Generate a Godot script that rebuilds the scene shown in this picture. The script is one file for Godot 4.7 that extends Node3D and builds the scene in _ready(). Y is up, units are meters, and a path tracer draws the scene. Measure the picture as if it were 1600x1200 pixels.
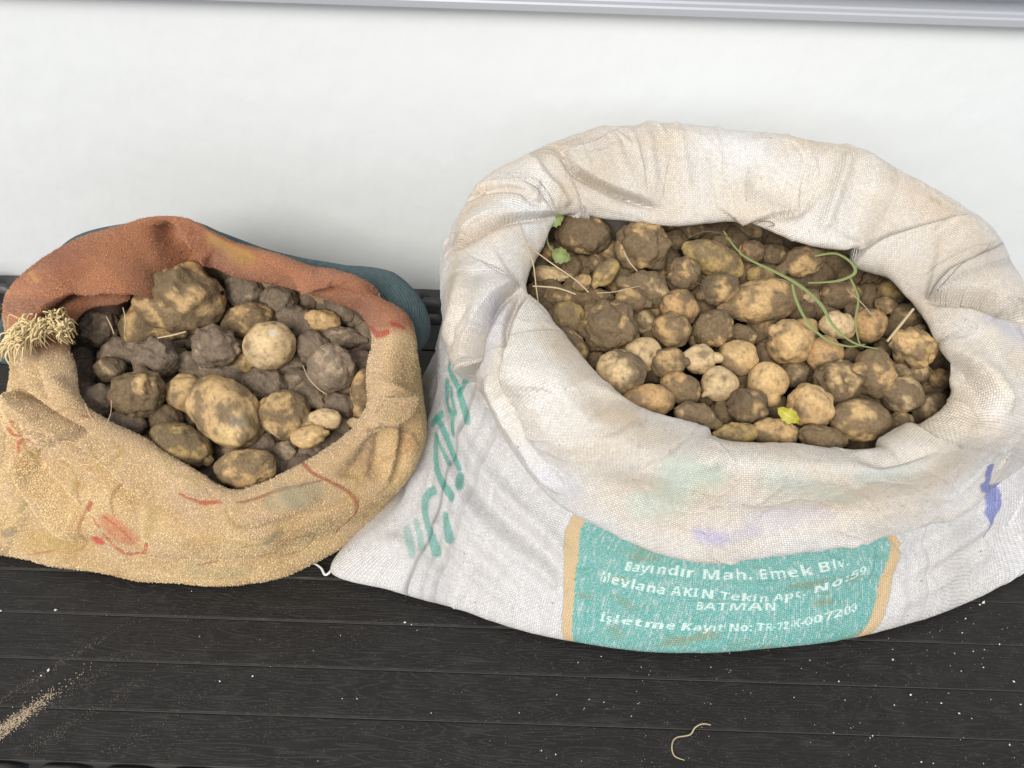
extends Node3D
# Two open sacks of freshly dug potatoes on a black plastic table in front of a white wall.

const TABLE_LEFT := -0.95
const TABLE_RIGHT := 0.95
const WALL_Z := -0.712
const PLANK := 0.04088          # pitch of the moulded planks
const FIRST_GROOVE := -0.6336   # the groove nearest the wall

var used := {}
var rng := RandomNumberGenerator.new()
var fine := FastNoiseLite.new()
var soft := FastNoiseLite.new()
var mats := {}


func _ready() -> void:
	rng.seed = 20240
	camera_and_light()
	for n in [fine, soft]:
		n.noise_type = FastNoiseLite.TYPE_SIMPLEX_SMOOTH
		n.fractal_type = FastNoiseLite.FRACTAL_FBM
	fine.seed = 5
	fine.frequency = 1.0
	fine.fractal_octaves = 3
	soft.seed = 11
	soft.frequency = 1.0
	soft.fractal_octaves = 1
	make_materials()
	wall_and_rail()
	table()
	tan_sack()
	white_sack()
	ribbed_cloth()
	for which in ["tan", "white"]:
		potatoes(which)
	strands_and_leaves()
	crumbs()


func camera_and_light() -> void:
	var cam := Camera3D.new()
	cam.name = "camera"
	cam.position = V(0, 0.70, 0)
	cam.basis = Basis(Vector3.RIGHT, deg_to_rad(-52.0)) * Basis(Vector3.BACK, deg_to_rad(1.9))
	cam.fov = 52.0
	cam.near = 0.02
	cam.far = 60.0
	add_child(cam)
	cam.current = true
	var env := Environment.new()
	env.background_mode = Environment.BG_SKY
	var sky := ProceduralSkyMaterial.new()
	sky.sky_top_color = Color(0.74, 0.77, 0.82)
	sky.sky_horizon_color = Color(0.97, 0.98, 1.0)
	sky.sky_curve = 0.30
	sky.ground_bottom_color = Color(0.55, 0.55, 0.55)
	sky.ground_horizon_color = Color(0.80, 0.80, 0.80)
	sky.sun_angle_max = 1.0
	var s := Sky.new()
	s.sky_material = sky
	env.sky = s
	env.tonemap_mode = Environment.TONE_MAPPER_LINEAR
	env.tonemap_exposure = 1.13
	env.sdfgi_enabled = true
	env.ssao_enabled = true
	env.ssil_enabled = true
	var we := WorldEnvironment.new()
	we.name = "environment"
	we.environment = env
	add_child(we)
	var sun := DirectionalLight3D.new()
	sun.name = "sun"
	sun.light_color = Color(1.0, 0.98, 0.95)
	sun.light_energy = 0.95
	sun.light_angular_distance = 30.0
	sun.shadow_enabled = true
	sun.basis = Basis.looking_at(V(0.24, -0.82, -0.74), Vector3.UP)
	add_child(sun)


# ---------------------------------------------------------------- helpers
func V(x: float, y: float, z: float) -> Vector3:
	return Vector3(x, y, z)


func add_named(o: Node3D, called: String, parent: Node = null) -> Node3D:
	if parent == null:
		parent = self
	var key := str(parent.get_instance_id()) + called
	var n: int = used.get(key, 0)
	used[key] = n + 1
	o.name = called if n == 0 else "%s_%03d" % [called, n]
	parent.add_child(o, true)
	return o


func tag(o: Node3D, label: String, category: String, group := "", kind := "") -> Node3D:
	if label:
		o.set_meta("label", label)
	if category:
		o.set_meta("category", category)
	if group:
		o.set_meta("group", group)
	if kind:
		o.set_meta("kind", kind)
	return o


func part(called: String, mesh: Mesh, m: Material, parent: Node = null, at := Vector3.ZERO) -> MeshInstance3D:
	var o := MeshInstance3D.new()
	o.mesh = mesh
	o.material_override = m
	o.position = at
	add_named(o, called, parent)
	return o


func grid_mesh(P: PackedVector3Array, nu: int, nv: int, closed: bool, uv: PackedVector2Array, uv2: PackedVector2Array, col: PackedColorArray, flip := false) -> ArrayMesh:
	# nu columns (closed: the seam column is repeated by the caller), nv rows; index i * nv + j
	var nor := PackedVector3Array()
	nor.resize(P.size())
	for i in nu:
		var a := i - 1
		var b := i + 1
		if closed:
			if a < 0: a = nu - 2
			if b > nu - 1: b = 1
		else:
			a = maxi(a, 0)
			b = mini(b, nu - 1)
		for j in nv:
			var c := maxi(j - 1, 0)
			var d := mini(j + 1, nv - 1)
			var n := (P[b * nv + j] - P[a * nv + j]).cross(P[i * nv + d] - P[i * nv + c])
			n = n.normalized()
			nor[i * nv + j] = -n if flip else n
	var ix := PackedInt32Array()
	ix.resize((nu - 1) * (nv - 1) * 6)
	var k := 0
	for i in nu - 1:
		for j in nv - 1:
			var q := i * nv + j
			var r := q + nv
			if flip:
				ix[k] = q; ix[k + 1] = r; ix[k + 2] = q + 1
				ix[k + 3] = q + 1; ix[k + 4] = r; ix[k + 5] = r + 1
			else:
				ix[k] = q; ix[k + 1] = q + 1; ix[k + 2] = r
				ix[k + 3] = q + 1; ix[k + 4] = r + 1; ix[k + 5] = r
			k += 6
	var arr := []
	arr.resize(Mesh.ARRAY_MAX)
	arr[Mesh.ARRAY_VERTEX] = P
	arr[Mesh.ARRAY_NORMAL] = nor
	if uv.size(): arr[Mesh.ARRAY_TEX_UV] = uv
	if uv2.size(): arr[Mesh.ARRAY_TEX_UV2] = uv2
	if col.size(): arr[Mesh.ARRAY_COLOR] = col
	arr[Mesh.ARRAY_INDEX] = ix
	var m := ArrayMesh.new()
	m.add_surface_from_arrays(Mesh.PRIMITIVE_TRIANGLES, arr)
	return m


func curve_points(p: Array, n: int) -> PackedVector3Array:
	# Catmull-Rom through the points
	var out := PackedVector3Array()
	var last := p.size() - 1
	for i in n:
		var s := float(i) / (n - 1) * last
		var k := mini(int(s), last - 1)
		var u := s - k
		var a: Vector3 = p[maxi(k - 1, 0)]
		var b: Vector3 = p[k]
		var c: Vector3 = p[k + 1]
		var d: Vector3 = p[mini(k + 2, last)]
		out.append(b.cubic_interpolate(c, a, d, u))
	return out


func lerp_list(r: Array, s: float) -> float:
	var f := clampf(s, 0.0, 1.0) * (r.size() - 1)
	var k := mini(int(f), r.size() - 2)
	return lerpf(r[k], r[k + 1], f - k)


func tube(p: Array, radii: Array, sides: int, steps: int, flat := 1.0) -> ArrayMesh:
	var c := curve_points(p, steps)
	var P := PackedVector3Array()
	var up := Vector3.UP
	for i in steps:
		var t := (c[mini(i + 1, steps - 1)] - c[maxi(i - 1, 0)]).normalized()
		var x := t.cross(up)
		if x.length() < 0.01:
			x = t.cross(Vector3.RIGHT)
		x = x.normalized()
		var y := x.cross(t).normalized()
		var r := lerp_list(radii, float(i) / (steps - 1))
		if i == 0 or i == steps - 1:
			r *= 0.15
		for j in sides + 1:
			var a := TAU * j / sides
			P.append(c[i] + x * cos(a) * r + y * sin(a) * r * flat)
	return grid_mesh(P, steps, sides + 1, false, PackedVector2Array(), PackedVector2Array(), PackedColorArray(), true)


func box_bevel(st: SurfaceTool, lo: Vector3, hi: Vector3, b: float, uvs := 1.0, uvo := Vector2.ZERO) -> void:
	# a box with its upper four edges chamfered
	var y1 := hi.y - b
	var top := [V(lo.x + b, hi.y, lo.z + b), V(hi.x - b, hi.y, lo.z + b), V(hi.x - b, hi.y, hi.z - b), V(lo.x + b, hi.y, hi.z - b)]
	var mid := [V(lo.x, y1, lo.z), V(hi.x, y1, lo.z), V(hi.x, y1, hi.z), V(lo.x, y1, hi.z)]
	var bot := [V(lo.x, lo.y, lo.z), V(hi.x, lo.y, lo.z), V(hi.x, lo.y, hi.z), V(lo.x, lo.y, hi.z)]
	var faces := [top]
	for k in 4:
		var n := (k + 1) % 4
		faces.append([mid[k], mid[n], top[n], top[k]])
		faces.append([bot[k], bot[n], mid[n], mid[k]])
	for f in faces:
		for t in [[0, 1, 2], [0, 2, 3]]:
			var n: Vector3 = (f[t[2]] - f[0]).cross(f[t[1]] - f[0]).normalized()
			if n.dot((f[0] + f[2]) * 0.5 - (lo + hi) * 0.5) < 0:
				n = -n
			for q in t:
				var v: Vector3 = f[q]
				st.set_normal(n)
				st.set_uv(Vector2(v.x, v.z + v.y * 0.5) * uvs + uvo)
				st.add_vertex(v)


# ---------------------------------------------------------------- materials
func tex(im: Image) -> ImageTexture:
	return ImageTexture.create_from_image(im)


func noise_tex(size: int, freq: float, seed_: int, octaves := 4, ramp: Array = [], kind := FastNoiseLite.TYPE_SIMPLEX_SMOOTH) -> ImageTexture:
	var n := FastNoiseLite.new()
	n.noise_type = kind
	n.seed = seed_
	n.frequency = freq
	n.fractal_octaves = octaves
	var im := n.get_seamless_image(size, size)
	if ramp.size():
		var o := Image.create(size, size, false, Image.FORMAT_RGB8)
		for y in size:
			for x in size:
				var g := im.get_pixel(x, y).r
				o.set_pixel(x, y, (ramp[0] as Color).lerp(ramp[1], g))
		im = o
	return tex(im)


func plain(c: Color, rough: float, metal := 0.0, spec := 0.5) -> StandardMaterial3D:
	var m := StandardMaterial3D.new()
	m.albedo_color = c.linear_to_srgb()
	m.roughness = rough
	m.metallic = metal
	m.metallic_specular = spec
	return m


func make_materials() -> void:
	# white distemper with brush and roller marks
	var w := plain(Color(0.685, 0.715, 0.73), 0.75)
	w.heightmap_enabled = true
	w.heightmap_texture = noise_tex(512, 0.012, 3, 4)
	w.heightmap_scale = 0.07
	w.uv1_triplanar = true
	w.uv1_world_triplanar = true
	w.uv1_scale = V(3.2, 2.0, 3.2)
	mats.wall = w
	mats.rail = plain(Color(0.40, 0.42, 0.46), 0.42, 0.15)
	# potato skin: colours come with the vertices, the texture adds the grain of the soil
	var p := plain(Color(1, 1, 1), 0.82, 0.0, 0.35)
	p.vertex_color_use_as_albedo = true
	p.albedo_texture = noise_tex(256, 0.035, 8, 4, [Color(0.80, 0.78, 0.76), Color(1, 1, 1)])
	p.heightmap_enabled = true
	p.heightmap_texture = noise_tex(256, 0.045, 9, 5)
	p.heightmap_scale = 0.09
	p.uv1_triplanar = true
	p.uv1_scale = V(22, 22, 22)
	p.uv1_scale = V(30, 30, 30)
	mats.potato = p
	var ps := p.duplicate()
	ps.heightmap_scale = 0.022
	ps.roughness = 0.66
	mats.clean_potato = ps
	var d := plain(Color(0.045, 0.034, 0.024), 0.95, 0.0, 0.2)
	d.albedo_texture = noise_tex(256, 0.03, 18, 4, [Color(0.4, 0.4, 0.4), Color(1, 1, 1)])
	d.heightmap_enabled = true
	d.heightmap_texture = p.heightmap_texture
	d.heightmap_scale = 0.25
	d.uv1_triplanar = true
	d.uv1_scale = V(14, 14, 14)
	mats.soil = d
	mats.green = plain(Color(0.19, 0.23, 0.08), 0.6)
	mats.green.backlight_enabled = true
	mats.green.backlight = Color(0.12, 0.16, 0.04)
	mats.yellow = plain(Color(0.40, 0.36, 0.05), 0.5)
	mats.straw = plain(Color(0.42, 0.33, 0.20), 0.7)
	mats.root = plain(Color(0.10, 0.075, 0.05), 0.8)
	mats.thread = plain(Color(0.66, 0.66, 0.64), 0.6)
	mats.crumb = plain(Color(0.45, 0.40, 0.33), 0.8)
	mats.soil_crumb = plain(Color(0.46, 0.36, 0.24), 0.9)
	mats.grey_crumb = plain(Color(0.24, 0.20, 0.16), 0.9)
	# black plastic planks with a moulded wood grain, dusty
	var t := plain(Color(1, 1, 1), 0.48, 0.0, 0.36)
	var g := grain()
	t.albedo_texture = tex(g[0])
	t.heightmap_enabled = true
	t.heightmap_texture = tex(g[1])
	t.heightmap_scale = 0.06
	mats.plank = t
	mats.weave = plain(Color(0.036, 0.036, 0.038), 0.48)
	var rib := plain(Color(0.095, 0.140, 0.150), 0.8, 0.0, 0.3)
	rib.rim_enabled = true
	rib.rim = 0.3
	rib.albedo_texture = noise_tex(128, 0.06, 21, 3, [Color(0.72, 0.72, 0.72), Color(1, 1, 1)])
	rib.uv1_triplanar = true
	rib.uv1_scale = V(18, 18, 18)
	mats.rib = rib


func grain() -> Array:
	# one metre of board by half a metre: nested growth rings drawn out along the board, dust on the crests
	var W := 2048
	var H := 1024
	var n := FastNoiseLite.new()
	n.seed = 31
	n.frequency = 1.0
	n.fractal_octaves = 2
	var q := FastNoiseLite.new()
	q.seed = 77
	q.frequency = 1.0
	q.fractal_octaves = 3
	var a := PackedByteArray()
	var h := PackedByteArray()
	a.resize(W * H * 3)
	h.resize(W * H)
	for y in H:
		for x in W:
			var u := float(x) / W
			var v := float(y) / H * 0.5
			var f := n.get_noise_2d(u * 3.4, v * 46.0) * 7.5 + n.get_noise_2d(u * 14.0 + 9.0, v * 150.0) * 0.5
			var ring := absf(f - floorf(f) - 0.5) * 2.0
			ring = smoothstep(0.62, 1.0, ring)
			var streak := q.get_noise_2d(u * 9.0, v * 900.0)
			var dust := q.get_noise_2d(u * 26.0 + 40.0, v * 40.0)
			var speck := q.get_noise_2d(u * 420.0, v * 420.0 + 50.0)
			var k := 0.0075 + 0.008 * ring + 0.004 * streak + 0.008 * maxf(dust, 0.0)
			if speck > 0.52:
				k += (speck - 0.52) * 0.5
			k = maxf(k, 0.004)
			var c := int(clampf(255.0 * pow(k, 1.0 / 2.2), 0, 255))
			var i := (y * W + x) * 3
			a[i] = mini(c + 2, 255)
			a[i + 1] = c
			a[i + 2] = maxi(c - 2, 0)
			h[y * W + x] = int(clampf(128.0 + 90.0 * ring + 30.0 * streak, 0, 255))
	return [Image.create_from_data(W, H, false, Image.FORMAT_RGB8, a), Image.create_from_data(W, H, false, Image.FORMAT_L8, h)]


# ---------------------------------------------------------------- setting
func wall_and_rail() -> void:
	var b := BoxMesh.new()
	b.size = V(3.2, 2.0, 0.2)
	tag(part("wall", b, mats.wall, null, V(0, 0.2, WALL_Z - 0.1)), "white painted plaster wall behind both sacks", "", "", "structure")
	# the grey metal sill rail along the top of the picture: a profile drawn out along the wall
	var y0 := 0.348
	var prof := [Vector2(0.0, y0), Vector2(0.010, y0), Vector2(0.0125, y0 + 0.0015), Vector2(0.0125, y0 + 0.0075), Vector2(0.011, y0 + 0.009), Vector2(0.0065, y0 + 0.0098), Vector2(0.0050, y0 + 0.0115), Vector2(0.0055, y0 + 0.020), Vector2(0.009, y0 + 0.0245), Vector2(0.0145, y0 + 0.026), Vector2(0.016, y0 + 0.028), Vector2(0.016, y0 + 0.05), Vector2(0.0, y0 + 0.05)]
	var st := SurfaceTool.new()
	st.begin(Mesh.PRIMITIVE_TRIANGLES)
	for k in prof.size() - 1:
		var p: Vector2 = prof[k]
		var q: Vector2 = prof[k + 1]
		var n := V(0, -(q.x - p.x), q.y - p.y).normalized()
		var c := [V(-1.4, p.y, p.x), V(1.4, p.y, p.x), V(1.4, q.y, q.x), V(-1.4, q.y, q.x)]
		for t in [0, 2, 1, 0, 3, 2]:
			st.set_normal(n)
			st.add_vertex(c[t])
	tag(part("metal_rail", st.commit(), mats.rail, null, V(0, 0, WALL_Z + 0.0005)), "grey metal sill rail fixed along the top of the white wall", "rail")
	var fl := BoxMesh.new()
	fl.size = V(8, 0.1, 8)
	tag(part("floor", fl, plain(Color(0.30, 0.29, 0.27), 0.8), null, V(0, -0.80, 2.0)), "floor beneath the table", "", "", "structure")


func table() -> void:
	var root := Node3D.new()
	root.position = V(0, 0, 0)
	add_named(root, "table")
	tag(root, "black plastic table with wood-grained planks and a woven border under both sacks", "table")
	var z := FIRST_GROOVE
	for k in 12:
		var st := SurfaceTool.new()
		st.begin(Mesh.PRIMITIVE_TRIANGLES)
		box_bevel(st, V(TABLE_LEFT, -0.012, z + 0.0006), V(TABLE_RIGHT, 0.0, z + PLANK - 0.0006), 0.0010, 1.0, Vector2(rng.randf(), rng.randf()))
		var m := st.commit()
		# grain runs one metre along x and half a metre across
		part("plank", fix_uv(m), mats.plank, root)
		z += PLANK
	var st2 := SurfaceTool.new()
	st2.begin(Mesh.PRIMITIVE_TRIANGLES)
	box_bevel(st2, V(TABLE_LEFT - 0.05, -0.045, -0.706), V(TABLE_RIGHT + 0.05, -0.0125, -0.06), 0.002)
	part("frame", st2.commit(), mats.weave, root)
	# the woven border: flat strands that pass over and under upright ones
	var dust := plain(Color(0.048, 0.046, 0.043), 0.9)
	for k in 13:
		var gz := FIRST_GROOVE + PLANK * k
		var ds := SurfaceTool.new()
		ds.begin(Mesh.PRIMITIVE_TRIANGLES)
		box_bevel(ds, V(TABLE_LEFT, -0.0122, gz - 0.00045), V(TABLE_RIGHT, -0.0009 if k > 4 else -0.003, gz + 0.00045), 0.0001)
		part("groove_dust", ds.commit(), dust if k > 4 else mats.weave, root)
	var strand := SurfaceTool.new()
	strand.begin(Mesh.PRIMITIVE_TRIANGLES)
	woven_piece(strand, 0.041, 0.0135)
	var sm := strand.commit()
	var cross := SurfaceTool.new()
	cross.begin(Mesh.PRIMITIVE_TRIANGLES)
	woven_piece(cross, 0.0145, 0.017)
	var cm := cross.commit()
	for row in 4:
		for k in 26:
			var x := -0.79 + k * 0.053 + (0.0265 if row % 2 else 0.0)
			if x > 0.62: continue
			if x > -0.055 and x < 0.50: continue
			if x > -0.46 and x < -0.20 : continue
			part("woven_strand", sm, mats.weave, root, V(x, 0.0012, -0.6425 - row * 0.0138))
	for row in 2:
		for k in 26:
			var x := -0.62 + k * 0.053 + (0.0265 if row % 2 else 0.0)
			if x > 0.5: continue
			part("woven_strand", sm, mats.weave, root, V(x, 0.0005, -0.1345 + row * 0.0138))
	for lx in [-0.85, 0.85]:
		for lz in [-0.66, -0.11]:
			var leg := CylinderMesh.new()
			leg.top_radius = 0.03
			leg.bottom_radius = 0.022
			leg.height = 0.71
			part("leg", leg, mats.weave, root, V(lx, -0.395, lz))


func fix_uv(m: ArrayMesh) -> ArrayMesh:
	var a := m.surface_get_arrays(0)
	var uv: PackedVector2Array = a[Mesh.ARRAY_TEX_UV]
	for i in uv.size():
		uv[i] = Vector2(uv[i].x * 1.0, uv[i].y * 2.0)
	a[Mesh.ARRAY_TEX_UV] = uv
	var o := ArrayMesh.new()
	o.add_surface_from_arrays(Mesh.PRIMITIVE_TRIANGLES, a)
	return o


func woven_piece(st: SurfaceTool, length: float, width: float) -> void:
	# a strand that rises out of the weave and dives back in at both ends
	var n := 10
	for i in n:
		for s in 4:
			var q := []
			for c in [[0, 0], [1, 0], [1, 1], [0, 1]]:
				var u: float = float(i + c[0]) / n
				var v: float = float(s + c[1]) / 4.0
				var arch := 1.0 - pow(absf(u * 2 - 1), 4.0)
				var side := 1.0 - pow(absf(v * 2 - 1), 4.0) * 0.55
				q.append(V((u - 0.5) * length, -0.012 + 0.016 * arch * side, (v - 0.5) * width))
			for t in [0, 1, 2, 0, 2, 3]:
				st.set_smooth_group(0)
				st.add_vertex(q[t])
	st.index()
	st.generate_normals()


# ---------------------------------------------------------------- sacks
func ring_at(r: Array, t: float) -> Vector3:
	# closed ring of [t, x, y, z] rows, t from 0 to 1 round the sack
	var n := r.size() / 4
	t = fposmod(t, 1.0)
	var i := n - 1
	while i >= 0 and r[i * 4] > t:
		i -= 1
	var tt := []
	var pp := []
	for k in range(i - 1, i + 3):
		var w := posmod(k, n)
		var turn := floorf(float(k) / n)
		tt.append(float(r[w * 4]) + turn)
		pp.append(V(r[w * 4 + 1], r[w * 4 + 2], r[w * 4 + 3]))
	return hermite(tt, pp, t)


func hermite(tt: Array, pp: Array, t: float) -> Vector3:
	var h: float = tt[2] - tt[1]
	var a: float = tt[1] - tt[0]
	var c: float = tt[3] - tt[2]
	var d: Vector3 = (pp[2] - pp[1]) / h
	var m1: Vector3 = (d * a + (pp[1] - pp[0]) / a * h) / (a + h)
	var m2: Vector3 = ((pp[3] - pp[2]) / c * h + d * c) / (h + c)
	var s: float = (t - tt[1]) / h
	return pp[1] * (2 * s * s * s - 3 * s * s + 1) + m1 * (h * (s * s * s - 2 * s * s + s)) + pp[2] * (3 * s * s - 2 * s * s * s) + m2 * (h * (s * s * s - s * s))


func loft(rings: Array, nu: int, nv: int) -> PackedVector3Array:
	# columns 0..nu (the seam is repeated), rows 0..nv-1
	var out := PackedVector3Array()
	out.resize((nu + 1) * nv)
	var n := rings.size()
	var vk := []
	for r in rings:
		vk.append(float(r[1]))
	for i in nu + 1:
		var p := []
		for r in rings:
			p.append(ring_at(r[2], float(i % nu) / nu))
		var m := []
		for k in n:
			if k == 0:
				m.append((p[1] - p[0]) / (vk[1] - vk[0]))
			elif k == n - 1:
				m.append((p[k] - p[k - 1]) / (vk[k] - vk[k - 1]))
			else:
				var a: float = vk[k] - vk[k - 1]
				var b: float = vk[k + 1] - vk[k]
				m.append(((p[k + 1] - p[k]) / b * a + (p[k] - p[k - 1]) / a * b) / (a + b))
		var k := 0
		for j in nv:
			var v := float(j) / (nv - 1)
			while k < n - 2 and v > vk[k + 1]:
				k += 1
			var h: float = vk[k + 1] - vk[k]
			var s: float = (v - vk[k]) / h
			out[i * nv + j] = p[k] * (2 * s * s * s - 3 * s * s + 1) + m[k] * (h * (s * s * s - 2 * s * s + s)) + p[k + 1] * (3 * s * s - 2 * s * s * s) + m[k + 1] * (h * (s * s * s - s * s))
	return out


func normals_of(P: PackedVector3Array, nu: int, nv: int) -> PackedVector3Array:
	var o := PackedVector3Array()
	o.resize(P.size())
	for i in nu + 1:
		var a := (i - 1) if i > 0 else nu - 1
		var b := (i + 1) if i < nu else 1
		for j in nv:
			o[i * nv + j] = (P[b * nv + j] - P[a * nv + j]).cross(P[i * nv + mini(j + 1, nv - 1)] - P[i * nv + maxi(j - 1, 0)]).normalized()
	return o


func smooth_poly(q: Array, times: int) -> Array:
	# the same [t, v] polyline with rounded corners
	var p := []
	for k in q.size() / 2:
		p.append(V(q[k * 2], q[k * 2 + 1], 0))
	var out := []
	for v in curve_points(p, (p.size() - 1) * times + 1):
		out.append(v.x)
		out.append(v.y)
	return out


func scales(P: PackedVector3Array, nu: int, nv: int, t: float, v: float) -> Vector2:
	# metres per unit of t and of v at that place
	var i := posmod(int(t * nu), nu)
	var j := clampi(int(v * (nv - 1)), 0, nv - 2)
	var a := mini(j + 4, nv - 1)
	var b := maxi(j - 4, 0)
	return Vector2(P[i * nv + j].distance_to(P[((i + 2) % nu) * nv + j]) * nu / 2.0, maxf(P[i * nv + a].distance_to(P[i * nv + b]) * (nv - 1) / float(a - b), 0.02))


func fold(D: PackedFloat32Array, P: PackedVector3Array, nu: int, nv: int, f: Array) -> void:
	var step: bool = f[0] == "step"
	var w: float = f[1]
	var h: float = f[2]
	var side: float = f[3]
	var fall: float = f[4]
	var q := smooth_poly(f[5], 3)
	var reach := fall * 2.2 if step else w * 2.6
	var n := q.size() / 2
	var best := {}
	for k in n - 1:
		var sc := scales(P, nu, nv, (q[k * 2] + q[k * 2 + 2]) * 0.5, (q[k * 2 + 1] + q[k * 2 + 3]) * 0.5)
		var a := Vector2(q[k * 2] * sc.x, q[k * 2 + 1] * sc.y)
		var b := Vector2(q[k * 2 + 2] * sc.x, q[k * 2 + 3] * sc.y)
		var ab := b - a
		var len2 := maxf(ab.length_squared(), 1e-9)
		var i0 := int(floor((minf(a.x, b.x) - reach) / sc.x * nu))
		var i1 := int(ceil((maxf(a.x, b.x) + reach) / sc.x * nu))
		var j0 := maxi(0, int((minf(a.y, b.y) - reach) / sc.y * (nv - 1)))
		var j1 := mini(nv - 1, int((maxf(a.y, b.y) + reach) / sc.y * (nv - 1)) + 1)
		for i in range(i0, i1 + 1):
			for j in range(j0, j1 + 1):
				var p := Vector2(float(i) / nu * sc.x, float(j) / (nv - 1) * sc.y)
				var s := clampf((p - a).dot(ab) / len2, 0.0, 1.0)
				var off := p - a - ab * s
				var d := off.length()
				if d > reach:
					continue
				var key := posmod(i, nu) * nv + j
				if not best.has(key) or best[key][0] > d:
					best[key] = [d, ab.cross(p - a), (k + s) / (n - 1)]
	for key in best:
		var e: Array = best[key]
		var taper := smoothstep(0.0, 0.22, e[2]) * smoothstep(0.0, 0.22, 1.0 - e[2])
		var d: float = e[0]
		if not step:
			D[key] += h * taper * exp(-d * d / (w * w))
		else:
			var sd := d * signf(e[1]) * side
			if sd >= 0:
				D[key] += h * taper * smoothstep(0.0, w + 0.001, sd) * exp(-pow(sd / fall, 2.0) * 1.3)
			else:
				D[key] -= h * taper * (0.25 * exp(sd / (fall * 0.2)) + 0.55 * exp(-pow((sd + 0.0015) / 0.0032, 2.0)))


func over(px: PackedByteArray, i: int, c: Color, a: float) -> void:
	# lay a colour over the print in the texture
	var b := px[i + 3] / 255.0
	var o := a + b * (1.0 - a)
	if o <= 0.001:
		return
	px[i] = int(255.0 * clampf((c.r * a + px[i] / 255.0 * b * (1 - a)) / o, 0, 1))
	px[i + 1] = int(255.0 * clampf((c.g * a + px[i + 1] / 255.0 * b * (1 - a)) / o, 0, 1))
	px[i + 2] = int(255.0 * clampf((c.b * a + px[i + 2] / 255.0 * b * (1 - a)) / o, 0, 1))
	px[i + 3] = int(255.0 * o)


func stroke(px: PackedByteArray, W: int, H: int, P: PackedVector3Array, nu: int, nv: int, s: Array, worn: float, softness: float) -> void:
	var c: Color = s[0]
	var alpha: float = s[1]
	var ws := []
	for k in (s[3].size() / 2 - 1) * 4 + 1:
		ws.append(lerp_list(s[2], float(k) / ((s[3].size() / 2 - 1) * 4)))
	var q := smooth_poly(s[3], 4)
	var n := q.size() / 2
	var best := {}
	for k in n - 1:
		var sc := scales(P, nu, nv, (q[k * 2] + q[k * 2 + 2]) * 0.5, (q[k * 2 + 1] + q[k * 2 + 3]) * 0.5)
		var a := Vector2(q[k * 2] * sc.x, q[k * 2 + 1] * sc.y)
		var b := Vector2(q[k * 2 + 2] * sc.x, q[k * 2 + 3] * sc.y)
		var ab := b - a
		var len2 := maxf(ab.length_squared(), 1e-9)
		var reach := maxf(ws[k], ws[k + 1]) * 1.5 + 0.002
		var i0 := int(floor((minf(a.x, b.x) - reach) / sc.x * W))
		var i1 := int(ceil((maxf(a.x, b.x) + reach) / sc.x * W))
		var j0 := maxi(0, int((minf(a.y, b.y) - reach) / sc.y * H))
		var j1 := mini(H - 1, int((maxf(a.y, b.y) + reach) / sc.y * H) + 1)
		for i in range(i0, i1 + 1):
			for j in range(j0, j1 + 1):
				var p := Vector2((i + 0.5) / W * sc.x, (j + 0.5) / H * sc.y)
				var u := clampf((p - a).dot(ab) / len2, 0.0, 1.0)
				var r := lerpf(ws[k], ws[k + 1], u)
				var wob := fine.get_noise_2d(p.x * 260.0, p.y * 260.0) * 0.25
				var e := (p - a - ab * u).length() / r + wob
				if e > 1.0 + softness:
					continue
				var key := j * W + posmod(i, W)
				if not best.has(key) or best[key] > e:
					best[key] = e
	for key in best:
		var k := 1.0 - smoothstep(1.0 - softness, 1.0 + softness, best[key])
		var i: int = key % W
		var j: int = key / W
		var thread := fine.get_noise_2d(i * 0.55, j * 0.55 + 200.0)
		over(px, key * 4, c, alpha * k * clampf(1.0 - worn * (0.5 + 1.2 * thread), 0.0, 1.0))


func finish_sack(root: Node3D, called: String, P: PackedVector3Array, nu: int, nv: int, col: PackedColorArray, m: Material) -> MeshInstance3D:
	var uv := PackedVector2Array()
	var uv2 := PackedVector2Array()
	uv.resize(P.size())
	uv2.resize(P.size())
	var round_len := 0.0
	var row := int(nv * 0.5)
	var along := PackedFloat32Array()
	along.resize(nu + 1)
	for i in nu:
		round_len += P[i * nv + row].distance_to(P[(i + 1) * nv + row])
		along[i + 1] = round_len
	for i in nu + 1:
		var down := 0.0
		for j in nv:
			if j: down += P[i * nv + j].distance_to(P[i * nv + j - 1])
			uv[i * nv + j] = Vector2(along[i], down)
			uv2[i * nv + j] = Vector2(float(i) / nu, float(j) / (nv - 1))
	return part(called, grid_mesh(P, nu + 1, nv, true, uv, uv2, col), m, root)


func weave_images(n: int, cell: int) -> Array:
	# flat tapes over and under each other, each with its own tone
	var r := RandomNumberGenerator.new()
	r.seed = 99
	var a := Image.create(n, n, false, Image.FORMAT_RGB8)
	var h := Image.create(n, n, false, Image.FORMAT_L8)
	var k := n / cell
	var ta := []
	var tb := []
	var each := PackedFloat32Array()
	for i in k * k:
		each.append(r.randf_range(0.92, 1.0))
	for i in k:
		ta.append(r.randf_range(0.97, 1.0))
		tb.append(r.randf_range(0.97, 1.0))
	for y in n:
		for x in n:
			var cx := x / cell
			var cy := y / cell
			var fx := (float(x % cell) + 0.5) / cell * 2 - 1
			var fy := (float(y % cell) + 0.5) / cell * 2 - 1
			var warp := (cx + cy) % 2 == 0
			var along := fy if warp else fx
			var across := fx if warp else fy
			var z := (1.0 - along * along * 0.75) * (1.0 - pow(absf(across), 6.0))
			var tone: float = ta[cx] if warp else tb[cy]
			var shade := tone * (1.0 if warp else 0.95) * (0.88 + 0.12 * z) * each[cy * k + cx]
			a.set_pixel(x, y, Color(shade, shade, shade))
			h.set_pixel(x, y, Color(z, z, z))
	return [a, h]


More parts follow.
